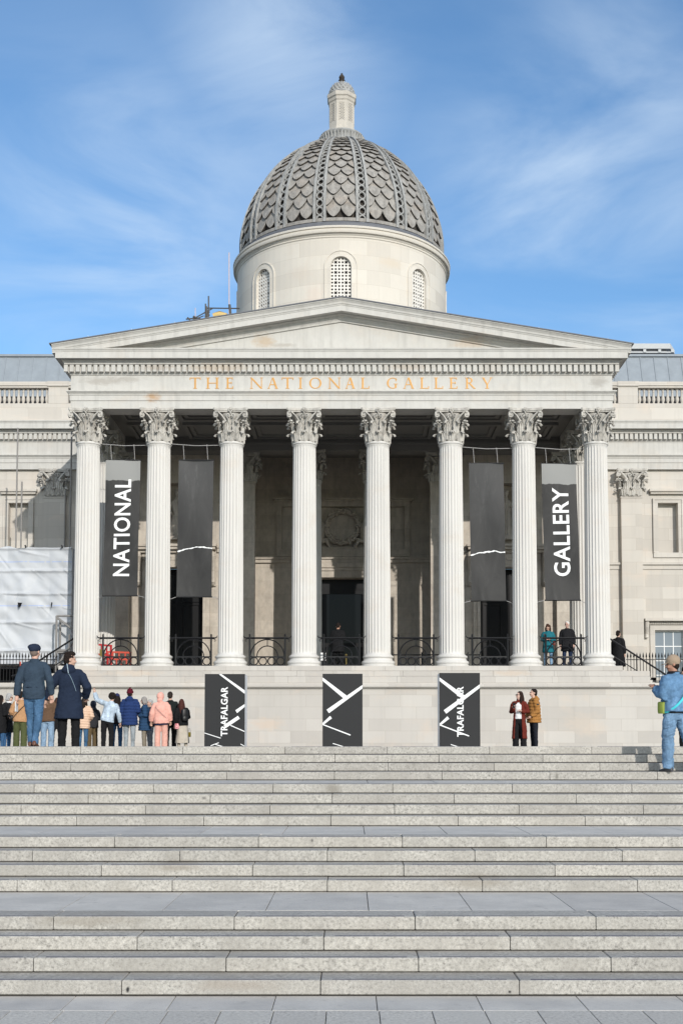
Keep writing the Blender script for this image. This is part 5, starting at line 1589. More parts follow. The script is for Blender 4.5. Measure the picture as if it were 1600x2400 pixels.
class Fig:
    """skeleton in metres for a 1.75 m figure: front is -Y, +X is the figure's left"""
    def __init__(s, arms=None, legs=None, lean=(0, 0), head=(0, 0), shoulder=0.19):
        s.pel = V(0, 0, 0.95)
        lx, ly = lean
        up = V(lx, ly, 1).normalized(); s.up = up
        s.chest = s.pel+up*0.33; s.neck = s.pel+up*0.52; s.sh = shoulder
        side = V(1, 0, 0); side = (side-up*side.dot(up)).normalized(); s.side = side
        s.shl = {q: s.pel+up*0.455+side*q*(shoulder-.008) for q in (-1, 1)}
        arms = arms or {}
        s.elb, s.wri, s.hdir = {}, {}, {}
        for q in (-1, 1):
            a, b = arms.get(q, ((q*0.16, 0.02, -1), (q*0.06, -0.18, -1)))
            a, b = Vector(a).normalized(), Vector(b).normalized()
            s.elb[q] = s.shl[q]+a*0.285; s.wri[q] = s.elb[q]+b*0.25; s.hdir[q] = b
        legs = legs or {}
        s.hip, s.kne, s.ank = {}, {}, {}
        for q in (-1, 1):
            a, b = legs.get(q, ((q*0.06, 0, -1), (q*0.02, 0.03, -1)))
            a, b = Vector(a).normalized(), Vector(b).normalized()
            s.hip[q] = s.pel+V(q*0.09, 0, -0.04); s.kne[q] = s.hip[q]+a*0.42; s.ank[q] = s.kne[q]+b*0.415
        lo = min(s.ank[-1].z, s.ank[1].z)-0.075
        d = V(0, 0, -lo)
        for dct in (s.shl, s.elb, s.wri, s.hip, s.kne, s.ank):
            for q in (-1, 1): dct[q] = dct[q]+d
        s.pel = s.pel+d; s.chest = s.chest+d; s.neck = s.neck+d
        s.hyaw, s.hpit = radians(head[0]), radians(head[1])
        s.HR = Matrix.Rotation(s.hyaw, 3, 'Z') @ Matrix.Rotation(s.hpit, 3, 'X')
        s.hb = s.neck+up*0.085+V(0, -0.02, 0)
    def h(s, x, y, z): return s.hb+s.HR @ V(x, y, z)     # head space, origin at the base of the skull; crown about 0.20
    def ringz(s, t, rx, ry, dy=0, k=20, gap=0, thick=0.03, n=2.4):
        "ellipse round the spine at height t above the pelvis"
        c = s.pel+s.up*t if t > 0 else s.pel+V(0, 0, t)
        out = []
        for i in range(k):
            a = 2*pi*i/k
            ca, sa = cos(a), sin(a)
            e = (abs(ca)**n+abs(sa)**n)**(-1/n)
            out.append(c+s.side*(rx*e*ca)+V(0, ry*e*sa+dy, 0))
        return out

def make_body(f, sk, girl=False):
    mb = MB(); w = 0.92 if girl else 1.0
    R = f.ringz
    mb.loft([R(-0.10, .11*w, .08), R(-0.02, .14*w, .095), R(.08, .125*w, .09), R(.18, .118*w, .085), R(.30, .13*w, .09), R(.40, .13*w, .085), R(.45, .11*w, .07), R(.50, .07, .055)])
    mb.tube([f.pel+f.up*0.46, f.neck, f.hb+f.HR @ V(0, 0.005, 0.04)], [0.068, 0.056, 0.052], 12)
    for q in (-1, 1):
        mb.tube([f.shl[q]-f.side*q*0.06, f.shl[q], f.shl[q].lerp(f.elb[q], .5), f.elb[q], f.elb[q].lerp(f.wri[q], .35), f.wri[q]], [.038, .042, .038, .032, .033, .027], 10)
        mb.tube([f.hip[q]+V(0, 0, .05), f.hip[q].lerp(f.kne[q], .3), f.kne[q], f.kne[q].lerp(f.ank[q], .3), f.ank[q]], [.070, .070, .048, .048, .034], 12)
        mb.tube([f.ank[q]+V(0, .035, -.030), f.ank[q]+V(0, -.04, -.030), f.ank[q]+V(0, -.09, -.042)], [.026, .026, .018], 8)
        # palm, four fingers of different length, thumb from the side of the palm
        d = f.hdir[q]; side = d.cross(V(0, 0, 1))
        if side.length < 0.2: side = V(0, -1, 0)
        side.normalize()
        if side.y > 0: side = -side       # thumb side points forward
        pn = d.cross(side).normalized()
        if (pn.x*q) > 0: pn = -pn         # palm faces the body
        w0 = f.wri[q]
        mb.tube([w0-d*0.01, w0+d*0.04, w0+d*0.085], [.026, .038, .036], 10, flat=1.0)
        for k, ln in enumerate((.070, .080, .074, .056)):
            b0 = w0+d*0.08+side*(0.030-0.020*k)
            mb.tube([b0-d*0.02, b0+d*ln*.5+pn*.008, b0+d*ln*.85+pn*.028, b0+d*ln*.9+pn*.045], [.0115, .011, .010, .008], 7)
        b0 = w0+d*0.03+side*0.028
        mb.tube([b0, b0+d*.03+side*.028, b0+d*.062+side*.034+pn*.012], [.014, .0125, .010], 7)
    H = f.h
    RT = f.HR
    mb.ell(H(0, .012, .125), (.074, .092, .092), 16, 10, rot=RT)          # skull
    mb.ell(H(0, -.022, .065), (.060, .068, .078), 14, 8, rot=RT)          # face
    mb.ell(H(0, -.052, .012), (.036, .036, .030), 12, 8, rot=RT)          # chin
    mb.tube([H(0, -.088, .092), H(0, -.108, .062), H(0, -.088, .050)], [.010, .016, .012], 8)   # nose
    for q in (-1, 1):
        mb.ell(H(q*.076, .012, .085), (.012, .022, .032), 8, 6, rot=RT)
        mb.ell(H(q*.036, -.072, .055), (.022, .02, .024), 8, 6, rot=RT)
    mb.ell(H(0, -.082, .118), (.052, .014, .012), 10, 6, rot=RT)          # brow
    me = union(mb, 0.0085, 3, 'body', [sk, EYE, LIP])
    # eyes and lips joined into the same mesh
    ex = MB()
    for q in (-1, 1): ex.ell(H(q*.031, -.083, .098), (.013, .008, .007), 8, 6, 1, RT)
    for q in (-1, 1): ex.ell(H(q*.032, -.090, .116), (.018, .006, .004), 8, 6, 1, RT)
    ex.ell(H(0, -.092, .030), (.022, .007, .006), 8, 6, 2, RT)
    vs = [v.co.copy() for v in me.vertices]; fs = [list(p.vertices) for p in me.polygons]; n = len(vs)
    me2 = bpy.data.meshes.new('body'); me2.from_pydata(vs+[Vector(v) for v in ex.v], [], fs+[[i+n for i in q] for q in ex.f])
    for mm in (sk, EYE, LIP): me2.materials.append(mm)
    me2.polygons.foreach_set('material_index', [0]*len(fs)+ex.m); me2.polygons.foreach_set('use_smooth', [True]*len(me2.polygons)); me2.update()
    bpy.data.meshes.remove(me)
    return me2

def make_jacket(f, mt, hem=-0.12, flare=0.0, fat=0.0, disp=None, hood=None, collar=True, gap=False, girl=False, voxel=0.013, sleeve=1.0):
    mb = MB(); R = f.ringz; w = 0.93 if girl else 1.0
    g = 0.028+fat
    lv = []
    z = hem
    rows = [(hem, .158*w+g+flare, .115+g+flare*0.9)]
    if hem < -0.2: rows.append((hem*0.5, .160*w+g+flare*0.55, .115+g+flare*0.5))
    rows += [(-0.02, .160*w+g*.9, .115+g), (.10, .142*w+g, .108+g*.9), (.20, .140*w+g*.9, .106+g*.9), (.30, .150*w+g*.8, .112+g*.8), (.40, .160*w+g*0.6, .108+g*0.7), (.445, .142*w+g*.4, .095+g*.5), (.48, .110*w+g*.3, .088+g*.3), (.515, .075+g*.2, .075)]
    if gap:
        # open-fronted coat: a C-shaped shell
        rings = []
        for (t, rx, ry) in rows:
            c = f.pel+f.up*t if t > 0 else f.pel+V(0, 0, t)
            gp = gap if t < 0.42 else gap*0.5
            a0, a1 = -pi/2+gp, 3*pi/2-gp; k = 26; o, i_ = [], []
            for j in range(k+1):
                a = a0+(a1-a0)*j/k
                o.append(c+f.side*(rx*cos(a))+V(0, ry*sin(a), 0)); i_.append(c+f.side*((rx-.035)*cos(a))+V(0, (ry-.035)*sin(a), 0))
            rings.append(o+i_[::-1])
        mb.loft(rings)
    else:
        mb.loft([R(t, rx, ry) for t, rx, ry in rows])
    for q in (-1, 1):
        sl = g*0.62*sleeve
        mb.tube([f.shl[q]-f.side*q*0.09-V(0, 0, 0.0), f.shl[q]-f.side*q*.015, f.shl[q].lerp(f.elb[q], .3)+V(0,0,0), f.elb[q], f.elb[q].lerp(f.wri[q], .5), f.wri[q]-f.hdir[q]*0.005],
                [.055+sl*.7, .054+sl*.8, .050+sl, .043+sl, .040+sl*.95, .033+sl*.8], 14)
    if collar:
        mb.tube([f.pel+f.up*0.46, f.neck+f.up*0.01+V(0, .012, 0), f.neck+f.up*0.05+V(0, .014, 0)], [.105, .086, .080], 14)
    if hood == 'down':
        c = f.neck
        mb.ell(c+V(0, .085, -0.005), (.125, .075, .085), 14, 8); mb.ell(c+V(0, .06, .05), (.105, .055, .045), 12, 8)
    return union(mb, voxel, 3, 'jacket', mt, disp or wrinkles(0.011, 0.010))

def make_trousers(f, mt, wide=0.0, disp=None, hem=0.03):
    mb = MB(); R = f.ringz
    mb.loft([R(-.16, .12, .10), R(-.10, .150, .115), R(-.02, .168, .122), R(.05, .158, .115), R(.09, .150, .110)])
    for q in (-1, 1):
        a, k, n = f.hip[q], f.kne[q], f.ank[q]
        n2 = n+(n-k).normalized()*hem
        mb.tube([a+V(0, 0, .06), a.lerp(k, .12), a.lerp(k, .5), k, k.lerp(n, .4), k.lerp(n, .8), n2], [.085, .100+wide*.3, .088+wide*.6, .070+wide*.9, .064+wide*1.1, .056+wide*1.3, .056+wide*1.4], 14)
    return union(mb, 0.012, 3, 'trousers', mt, disp or wrinkles(0.008, 0.013))

def make_shoe(f, q, mt):
    mb = MB(); n = f.ank[q]; sole = n.z-0.075
    b = n-f.kne[q]
    # pitch the shoe with a lifted shin
    tilt = max(0.0, min(0.9, -(-b.y)/max(0.2, abs(b.z)) if b.y > 0.05 else 0.0))
    ML = Matrix.Rotation(tilt*0.8, 3, 'X')
    def T(x, y, z): return n+ML @ V(x, y, z-0.0)
    rings = []
    for (y, w, h) in ((.085, .022, .055), (.07, .034, .085), (.02, .040, .095), (-.04, .042, .070), (-.10, .047, .050), (-.155, .040, .038), (-.185, .018, .024)):
        rings.append([T(w*cos(2*pi*i/12), y, -.075+h/2+h/2*sin(2*pi*i/12)) for i in range(12)])
    mb.loft(rings)
    return mb.mesh('shoe', mt, 50)

def make_hair(f, style, mt, seed=1):
    mb = MB(); H = f.h; RT = f.HR; r = random.Random(seed)
    if style == 'under':
        mb.ell(H(0, .040, .075), (.074, .066, .075), 14, 8, rot=RT)
        return union(mb, 0.009, 1, 'hair', mt, folds(0.004, 26))
    mb.ell(H(0, .026, .142), (.084, .098, .090), 16, 10, rot=RT)
    mb.ell(H(0, .060, .085), (.078, .062, .085), 14, 8, rot=RT)
    dsp = folds(0.006, 26)
    if style == 'quiff':
        mb.ell(H(0, -.035, .205), (.066, .060, .042), 12, 8, rot=RT); mb.ell(H(0, .03, .20), (.072, .085, .045), 12, 8, rot=RT); dsp = folds(0.014, 40)
    if style in ('long', 'longest'):
        e = -.32 if style == 'longest' else -.20
        mb.tube([H(0, .05, .12), H(0, .088, .0), H(0, .105, -.10), H(0, .118, e)], [.085, .088, .085, .045], 14)
        for q in (-1, 1): mb.tube([H(q*.062, .0, .15), H(q*.082, .012, .06), H(q*.092, .02, -.06), H(q*.085, .03, e+.02)], [.028, .032, .038, .02], 10)
    if style == 'bob':
        for q in (-1, 1): mb.tube([H(q*.062, .0, .16), H(q*.082, .015, .06), H(q*.080, .02, -.02)], [.03, .034, .022], 10)
        mb.ell(H(0, .07, .03), (.082, .05, .075), 12, 8, rot=RT)
    if style in ('curly', 'curlylong'):
        for i in range(90):
            a, p = r.uniform(0, 2*pi), r.uniform(-.9, 1.2)
            x, y, z = .098*cos(p)*cos(a), .105*cos(p)*sin(a), .10*sin(p)
            if y < -.045 and z < .05: continue
            mb.ell(H(x, y+.03, .125+z-(.05 if style == 'curlylong' and z < 0 else 0)), (.026, .026, .026), 6, 4)
        if style == 'curlylong':
            for i in range(60):
                a = r.uniform(-.5, pi+.5)
                mb.ell(H(.10*cos(a), .03+.085*sin(a), r.uniform(-.07, .08)), (.03, .03, .03), 6, 4)
        dsp = folds(0.008, 40)
    return union(mb, 0.009, 2, 'hair', mt, dsp)

def make_hat(f, style, mt):
    mb = MB(); H = f.h; RT = f.HR
    if style == 'beanie':
        mb.ell(H(0, .018, .150), (.090, .104, .105), 18, 10, rot=RT)
        mb.loft([[H((.094+o)*cos(2*pi*i/20), .016+(.108+o)*sin(2*pi*i/20), z+.018*sin(2*pi*i/20)*-1) for i in range(20)] for z, o in ((.10, -.004), (.105, .006), (.155, .006), (.16, -.004))])
        mb.ell(H(0, .03, .25), (.03, .03, .025), 8, 6)
    if style == 'flat':
        mb.ell(H(0, .022, .150), (.100, .118, .080), 18, 10, rot=RT @ Matrix.Rotation(-.22, 3, 'X')); mb.ell(H(.012, .040, .178), (.104, .112, .052), 16, 8, rot=RT @ Matrix.Rotation(-.25, 3, 'X'))
    if style in ('ball', 'ballback'):
        sg = 1 if style == 'ball' else -1
        mb.ell(H(0, .016, .145), (.092, .110, .102), 18, 10, rot=RT)
        rim = [(-.07, -.06), (-.075, -.10), (-.055, -.155), (0, -.175), (.055, -.155), (.075, -.10), (.07, -.06)]
        top = [H(x, .0+sg*(y), .128-0.02*(abs(y)-.06)/.1-.12*x*x) for x, y in rim]; bot = [p-V(0, 0, .008) for p in top]
        n = len(top); mb.add(top+bot, [tuple(range(n)), tuple(range(2*n-1, n-1, -1))]+[(i, i+n, (i+1) % n+n, (i+1) % n) for i in range(n)])
        me = mb.mesh('cap', mt, 50); return me
    if style == 'hood':
        mb.ell(H(0, .034, .118), (.112, .128, .136), 18, 12, rot=RT); mb.ell(H(0, .05, .0), (.10, .09, .09), 14, 8, rot=RT)
        return union(mb, 0.011, 3, 'hood', mt, folds(0.007, 16))
    return union(mb, 0.009, 2, 'hat', mt, folds(0.002, 30))

PEOPLE = {}
def person(key, label, px, Y, Z, h, face, top, bottom, hair=None, hat=None, skincol=(0.52, 0.33, 0.25), arms=None, legs=None, lean=(0, 0), head=(0, 0), shoes=('leather', (0.03, 0.03, 0.03)), girl=False, group=None, x=None, extra=None):
    """face: 0 looks at the camera, 180 looks away, positive turns to the picture's right"""
    f = Fig(arms, legs, lean, head)
    X = gx(px, Y) if x is None else x
    rz = radians(face)
    t = thing('person', label, 'person', (X, Y, Z), rz, group)
    k = h/1.755
    sk = skin(skincol)
    body = link('body', make_body(f, sk, girl), t); body.scale = (k, k, k)
    def put(nm, me):
        o = link(nm, me, t); o.scale = (k, k, k); return o
    put('trousers' if bottom[0] != 'skirt' else 'skirt', make_trousers(f, clm(*(bottom[:2] if bottom[0] != 'skirt' else ('cloth', bottom[1]))), *(bottom[2:4])))
    if bottom[0] == 'skirt':
        mb = MB(); mb.loft([f.ringz(-.72, .25, .22), f.ringz(-.4, .21, .17), f.ringz(-.1, .18, .13), f.ringz(.06, .15, .11)])
        put('long_skirt', union(mb, .013, 3, 'long_skirt', clm('cloth', bottom[1]), folds(.014, 9, .25)))
    tp = dict(top); nm = tp.pop('name', 'jacket'); mt = tp.pop('mat')
    inner = tp.pop('inner', None)
    put(nm, make_jacket(f, clm(*mt), girl=girl, **tp))
    if inner:
        put('shirt', make_jacket(f, clm(*inner), hem=-.06, fat=-.012, girl=girl, sleeve=0.3, collar=False))
    for q in (-1, 1): put('shoe', make_shoe(f, q, clm(*shoes)))
    if hair: put('hair', make_hair(f, 'under' if hat and hair[0] == 'short' else hair[0], clm('hair', hair[1]), len(key)))
    if hat: put({'beanie': 'beanie', 'flat': 'flat_cap', 'ball': 'cap', 'ballback': 'cap', 'hood': 'hood'}[hat[0]], make_hat(f, hat[0], clm('cloth', hat[1])))
    MT = Matrix.Translation((X, Y, Z)) @ Matrix.Rotation(rz, 4, 'Z') @ Matrix.Scale(k, 4)
    PEOPLE[key] = (t, f, MT, k, put)
    return t, f, MT, put
def strap(mb, f, q, r=0.012, front=True, lift=0.05, fat=0.03):
    "band over one shoulder and down to the other hip, all round the torso"
    pts = []
    for i in range(24):
        a = 2*pi*i/24
        t = 0.215+0.255*cos(a)
        wx, wy = .172+fat+.02, .122+fat+.02
        if t > .40: wx *= 0.72
        x = q*(wx*0.80*cos(a)+0.0); y = wy*sin(a)*1.03
        pts.append(f.pel+f.up*t+f.side*x+V(0, y, 0))
    mb.tube(pts, r, 6, closed=True, flat=0.5)
def world_mb(mb, MT):
    mb.v = [tuple(MT @ Vector(v)) for v in mb.v]; return mb
def carried(name, label, cat, MT, parts, base):
    "a thing carried by a person: parts are (name, MB in figure space, material)"
    loc = MT @ Vector(base)
    t = thing(name, label, cat, loc)
    for nm, mb, mt in parts:
        o = part(nm, world_mb(mb, MT), mt, t, 45)
    return t
def bagbox(c, w, d, h, b=0.02):
    mb = MB(); c = Vector(c)
    k = 14; rings = []
    for z, sc in ((-h/2, .82), (-h/2+b, .98), (0, 1.0), (h/2-b, .96), (h/2, .8)):
        ring = []
        for i in range(k):
            a = 2*pi*i/k; ca, sa = cos(a), sin(a); e = (abs(ca)**4+abs(sa)**4)**(-.25)
            ring.append(c+V(w/2*sc*e*ca, d/2*sc*e*sa, z))
        rings.append(ring)
    mb.loft(rings); return mb

BLACK, JET = (0.016, 0.016, 0.018), (0.012, 0.012, 0.013)
DARKHAIR, BROWNHAIR, GREYHAIR, WHITEHAIR = (0.018, 0.013, 0.011), (0.06, 0.032, 0.022), (0.36, 0.35, 0.34), (0.62, 0.60, 0.57)
CROWD = 'crowd of visitors at the head of the steps'
hang = lambda q, out=0.14, f=0.0: ((q*out, 0.02+f, -1), (q*0.04, -0.22+f, -1))
fold_ = lambda q: ((q*0.18, 0.06, -1), (-q*0.55, -0.9, 0.10))

# the two close walkers
t, f, MT, put = person('cap', 'person in a navy flat cap, navy jacket and jeans walking away with a leaflet', 80, 20.25, ZT, 1.69, 180,
    dict(mat=('cloth', (0.034, 0.052, 0.076)), hem=-0.13, fat=0.012, flare=-0.02), ('denim', (0.065, 0.135, 0.235)), hair=('short', (0.16, 0.12, 0.10)), hat=('flat', (0.020, 0.028, 0.05)),
    arms={1: ((0.30, 0.10, -1), (0.12, -0.10, -1)), -1: ((-0.34, 0.16, -1), (-0.05, -0.42, -1))}, legs={1: ((-0.06, -0.14, -1), (-0.03, 0.06, -1)), -1: ((0.02, 0.03, -1), (0.06, 0.22, -1))},
    shoes=('leather', (0.11, 0.045, 0.025)), head=(-18, 4), skincol=(0.55, 0.33, 0.25))
mb = MB()
mb.tube([f.pel+V(-.165, .085, .06), f.pel+V(-.08, .142, .075), f.pel+V(.08, .142, .075), f.pel+V(.165, .085, .06)], .006, 5)
put('seam', mb.mesh('seam', clm('cloth', (0.008, 0.013, 0.026)), 40))
for q in (-1, 1):
    mb = MB(); mb.tube([f.pel+V(q*.168, .02, .28), f.pel+V(q*.168, .03, .10), f.pel+V(q*.175, .03, -.10)], [.018, .022, .018], 6, flat=.3)
    put('side_panel', mb.mesh('side_panel', clm('cloth', (0.012, 0.06, 0.085)), 40))
mb = MB(); c = f.wri[1]+f.hdir[1]*0.12
mb.box(c.x-.004, c.x+.004, c.y-.10, c.y+.06, c.z-.16, c.z+.02)
carried('leaflet', 'pale folded leaflet in the hand of the person in a flat cap', 'leaflet', MT, [('sheet', mb, M['white'])], c)
mb = MB(); mb.tube([f.pel+V(-.17, .12, .02), f.pel+V(0, .165, .0), f.pel+V(.17, .12, .02)], .012, 6)
t, f, MT, put = person('navycoat', 'person with dark quiff in a long navy hooded coat, looking left', 163, 22.3, ZL, 1.80, 180,
    dict(mat=('cloth', (0.016, 0.024, 0.045)), hem=-0.36, fat=0.03, flare=0.045, hood='down', name='coat'), ('cloth', JET, 0.01), hair=('quiff', DARKHAIR),
    arms={1: ((0.62, 0.0, -1), (0.42, -0.25, -1)), -1: ((-0.55, 0.08, -1), (0.2, -0.55, -0.6))}, head=(-68, 0), skincol=(0.50, 0.31, 0.23))
mb = MB(); mb.tube([f.neck+V(.02, .145, .10), f.neck+V(0, .168, .02), f.neck+V(-.01, .15, -.07)], .008, 6, flat=0.5); o = put('hood_trim', mb.mesh('hood_trim', clm('cloth', (0.36, 0.44, 0.50)), 40))
mb = MB(); mb.tube([f.pel+f.up*.44+V(-.02, .165, 0), f.pel+f.up*.36+V(-.07, .18, 0), f.pel+f.up*.22+V(-.125, .165, 0), f.pel+f.up*.13+V(-.15, .14, 0)], .006, 6, flat=0.5)
put('strap', mb.mesh('strap', clm('cloth', (0.30, 0.40, 0.46)), 40))

def crowd(key, label, px, top, Y, face, tp, bt, hair=None, hat=None, **kw):
    h = CAM_Z+(Y_HOR-top)*Y/F_PX-ZL
    r = random.Random(key+'pose')
    if 'legs' not in kw:
        a = r.uniform(-.10, .10); kw['legs'] = {1: ((.05+r.uniform(-.02, .07), -.04+a, -1), (.0, .04, -1)), -1: ((-.05-r.uniform(-.02, .07), -.04-a, -1), (.0, .06, -1))}
    if 'lean' not in kw: kw['lean'] = (r.uniform(-.06, .06), r.uniform(-.08, .03))
    if 'head' not in kw: kw['head'] = (r.uniform(-32, 32), r.uniform(-2, 12))
    if 'arms' not in kw:
        kw['arms'] = {q: r.choice((((q*.16, .06, -1), (q*.02, -.30, -1)), ((q*.26, .10, -1), (-q*.15, -.75, -.5)), ((q*.22, .02, -1), (-q*.30, -.65, -.15)))) for q in (-1, 1)}
    return person(key, label, px, Y, ZL, h, face, tp, bt, hair, hat, group=CROWD, **kw)
crowd('A', 'person in a long black coat and blue jeans at the outer end of the crowd', 2, 1631, 38.3, 150, dict(mat=('cloth', JET), hem=-.42, fat=.02, flare=.02, name='coat'), ('denim', (0.05, 0.12, 0.24)), ('long', DARKHAIR), girl=True, arms={-1: fold_(-1)})
t, f, MT, put = crowd('B', 'grey-haired person in sunglasses and black coat with a white scarf', 17, 1627, 38.9, 75, dict(mat=('cloth', BLACK), hem=-.40, fat=.03, flare=.02, name='coat'), ('denim', (0.05, 0.13, 0.27)), ('bob', GREYHAIR), girl=True)
mb = MB(); H_ = f.h
for q in (-1, 1): mb.ell(H_(q*.034, -.096, .098), (.026, .008, .020), 10, 6, rot=f.HR)
mb.tube([H_(-.08, 0, .105), H_(-.062, -.075, .105), H_(0, -.104, .104), H_(.062, -.075, .105), H_(.08, 0, .105)], .005, 5); put('sunglasses', mb.mesh('sunglasses', M['glass'], 40))
mb = MB(); mb.tube([f.neck+V(.07*cos(a), .075*sin(a)-.02, .03) for a in [2*pi*i/14 for i in range(14)]], .028, 8, closed=True); put('scarf', mb.mesh('scarf', M['white'], 40))
t, f, MT, put = crowd('C', 'person in a tan jacket and olive trousers with a black crossbody bag', 48, 1622, 37.6, 180, dict(mat=('cloth', (0.42, 0.235, 0.12)), hem=-.10, fat=.035), ('cloth', (0.075, 0.085, 0.035), .03), ('short', DARKHAIR), arms={1: ((.34, .1, -1), (-.1, -.5, -.6))})
mb = MB(); strap(mb, f, -1, .012, fat=.075); b1 = bagbox(f.pel+V(.235, .02, .02), .09, .19, .16)
carried('crossbody_bag', 'small black crossbody bag at the hip of the person in a tan jacket', 'bag', MT, [('pouch', b1, M['iron']), ('strap', mb, M['iron'])], f.pel+V(.235, .02, -.06))
crowd('D', 'person in a brown bomber jacket and light blue jeans behind the walker in jeans', 113, 1621, 37.8, 180, dict(mat=('cloth', (0.115, 0.068, 0.042)), hem=-.10, fat=.035, hood=None), ('denim', (0.24, 0.34, 0.46), .02), ('short', DARKHAIR))
crowd('E', 'dark-haired person all in black half hidden by the navy coat', 134, 1637, 39.3, 190, dict(mat=('cloth', JET), hem=-.25, fat=.02), ('cloth', JET), ('long', BROWNHAIR), girl=True)
crowd('F', 'person in a cream quilted jacket and blue jeans right of the navy coat', 196, 1636, 37.2, 178, dict(mat=('cloth', (0.62, 0.43, 0.31)), hem=-.22, fat=.05, disp=quilt(.085, .022)), ('denim', (0.055, 0.12, 0.21)), ('long', DARKHAIR), girl=True, arms={-1: ((-.3, 0, -1), (.5, -.6, -.4))})
crowd('G', 'person in a black jacket with grey sleeves and brown trousers, arms folded', 218, 1645, 38.2, 215, dict(mat=('cloth', (0.03, 0.03, 0.034)), hem=-.14, fat=.03, hood='down'), ('cloth', (0.12, 0.085, 0.045), .03), ('short', DARKHAIR), ('hood', (0.018, 0.022, 0.035)), arms={1: fold_(1), -1: fold_(-1)})
crowd('H', 'curly-haired person in a pale denim jacket with one arm raised, pointing', 252, 1624, 37.4, 180, dict(mat=('denim', (0.42, 0.50, 0.58)), hem=-.08, fat=.03), ('cloth', JET, .01), ('curly', DARKHAIR), arms={1: ((.85, -.1, .35), (.35, -.2, 1)), -1: ((-.3, .05, -1), (-.1, -.3, -1))}, lean=(-.22, -.16), head=(-10, 12))
crowd('I', 'person in a dark blue cap and jeans behind the pointing person', 275, 1628, 39.0, 200, dict(mat=('cloth', (0.014, 0.014, 0.018)), hem=-.14, fat=.03), ('denim', (0.06, 0.14, 0.27)), ('long', DARKHAIR), ('ball', (0.025, 0.03, 0.09)), girl=True)
crowd('J', 'person in a burgundy beanie and navy quilted jacket with grey trousers', 305, 1617, 37.5, 180, dict(mat=('cloth', (0.017, 0.036, 0.115)), hem=-.24, fat=.045, flare=.015, disp=quilt(.09, .020), hood='down'), ('denim', (0.30, 0.33, 0.35)), ('short', DARKHAIR), ('beanie', (0.085, 0.008, 0.016)), girl=True)
t, f, MT, put = crowd('K', 'grey-haired person in glasses and a blue quilted coat, facing left', 340, 1635, 37.7, -80, dict(mat=('cloth', (0.022, 0.055, 0.115)), hem=-.30, fat=.05, flare=.02, disp=quilt(.10, .018)), ('cloth', (0.21, 0.18, 0.14)), ('bob', (0.27, 0.25, 0.235)), girl=True, arms={1: fold_(1)}, skincol=(0.56, 0.36, 0.28))
mb = MB()
for q in (-1, 1): mb.ring((0, 0, 0), .022, .003, 12, 4); mb.v[-48:] = [tuple(f.h(q*.034+x, -.097+y, .098+z)) for x, y, z in mb.v[-48:]]
put('glasses', mb.mesh('glasses', M['iron']))
crowd('L', 'grey-haired person in glasses mostly hidden behind the blue quilted coat', 353, 1641, 38.9, -50, dict(mat=('cloth', (0.03, 0.035, 0.05)), hem=-.14, fat=.03), ('cloth', (0.25, 0.26, 0.28)), ('short', GREYHAIR))
t, f, MT, put = crowd('M', 'person in a pale pink hoodie with the hood up and matching trousers', 379, 1626, 37.3, 184, dict(mat=('cloth', (0.72, 0.37, 0.30)), hem=-.13, fat=.06, name='hoodie'), ('cloth', (0.66, 0.36, 0.29), .025), ('short', DARKHAIR), ('hood', (0.74, 0.38, 0.31)), arms={1: ((.28, .1, -1), (.15, -.4, -1)), -1: ((-.28, .1, -1), (-.12, -.4, -1))})
mb = MB(); mb.loft([f.ringz(-.175, .205, .16), f.ringz(-.165, .212, .17), f.ringz(-.125, .212, .17), f.ringz(-.115, .20, .155)]); put('hem_band', mb.mesh('hem_band', clm('cloth', (0.02, 0.025, 0.07)), 50))
mb = MB(); strap(mb, f, 1, .008, fat=.085); put('strap', mb.mesh('strap', clm('cloth', (0.40, 0.22, 0.20)), 40))
crowd('N', 'dark-haired person in a dark green-black coat and black trousers', 401, 1623, 38.4, 195, dict(mat=('cloth', (0.012, 0.016, 0.015)), hem=-.18, fat=.025), ('cloth', JET, .01), ('short', (0.03, 0.024, 0.02)))
t, f, MT, put = crowd('O', 'long-haired person in a black jacket and beige skirt wearing a backpack', 428, 1640, 37.9, 205, dict(mat=('cloth', JET), hem=-.10, fat=.03), ('skirt', (0.47, 0.42, 0.35)), ('longest', (0.07, 0.025, 0.02)), girl=True)
bp = bagbox(f.pel+f.up*.27+V(-.03, .21, 0), .26, .15, .38, .05)
pk = bagbox(f.pel+f.up*.13+V(-.03, .29, 0), .20, .06, .16, .02)
sp = MB()
for q in (-1, 1): sp.tube([f.pel+f.up*.44+V(q*.09, .13, 0), f.shl[q]+V(-q*.06, 0, .075), f.pel+f.up*.33+V(q*.13, -.155, 0), f.pel+f.up*.14+V(q*.15, .12, 0)], .016, 6, flat=.5)
carried('backpack', 'black backpack on the long-haired person at the inner end of the crowd', 'backpack', MT, [('bag', bp, M['iron']), ('pocket', pk, M['iron']), ('strap', sp, M['iron'])], f.pel+V(0, .2, .1))
def flower():
    m, nt, b = base_mat('flower_print', 0.8, 0.2)
    v = nt.nodes.new('ShaderNodeTexVoronoi'); v.inputs['Scale'].default_value = 22; L(nt, objco(nt), v.inputs['Vector'])
    L(nt, ramp(nt, v.outputs['Distance'], [(0.2, (0.72, 0.22, 0.26)), (0.45, (0.80, 0.52, 0.50)), (0.7, (0.55, 0.14, 0.18))]), b.inputs['Base Color']); return m
b1 = bagbox(f.pel+V(.21, .05, -.13), .17, .12, .19, .03); s1 = MB(); s1.tube([f.pel+V(.27, .05, -.05), f.pel+V(.24, .04, .16), f.pel+V(.19, .05, .2), f.pel+V(.15, .05, -.05)], .007, 6)
carried('handbag', 'pink flowered handbag hanging beside the beige skirt', 'bag', MT, [('pouch', b1, flower()), ('strap', s1, M['iron'])], f.pel+V(.21, .05, -.23))
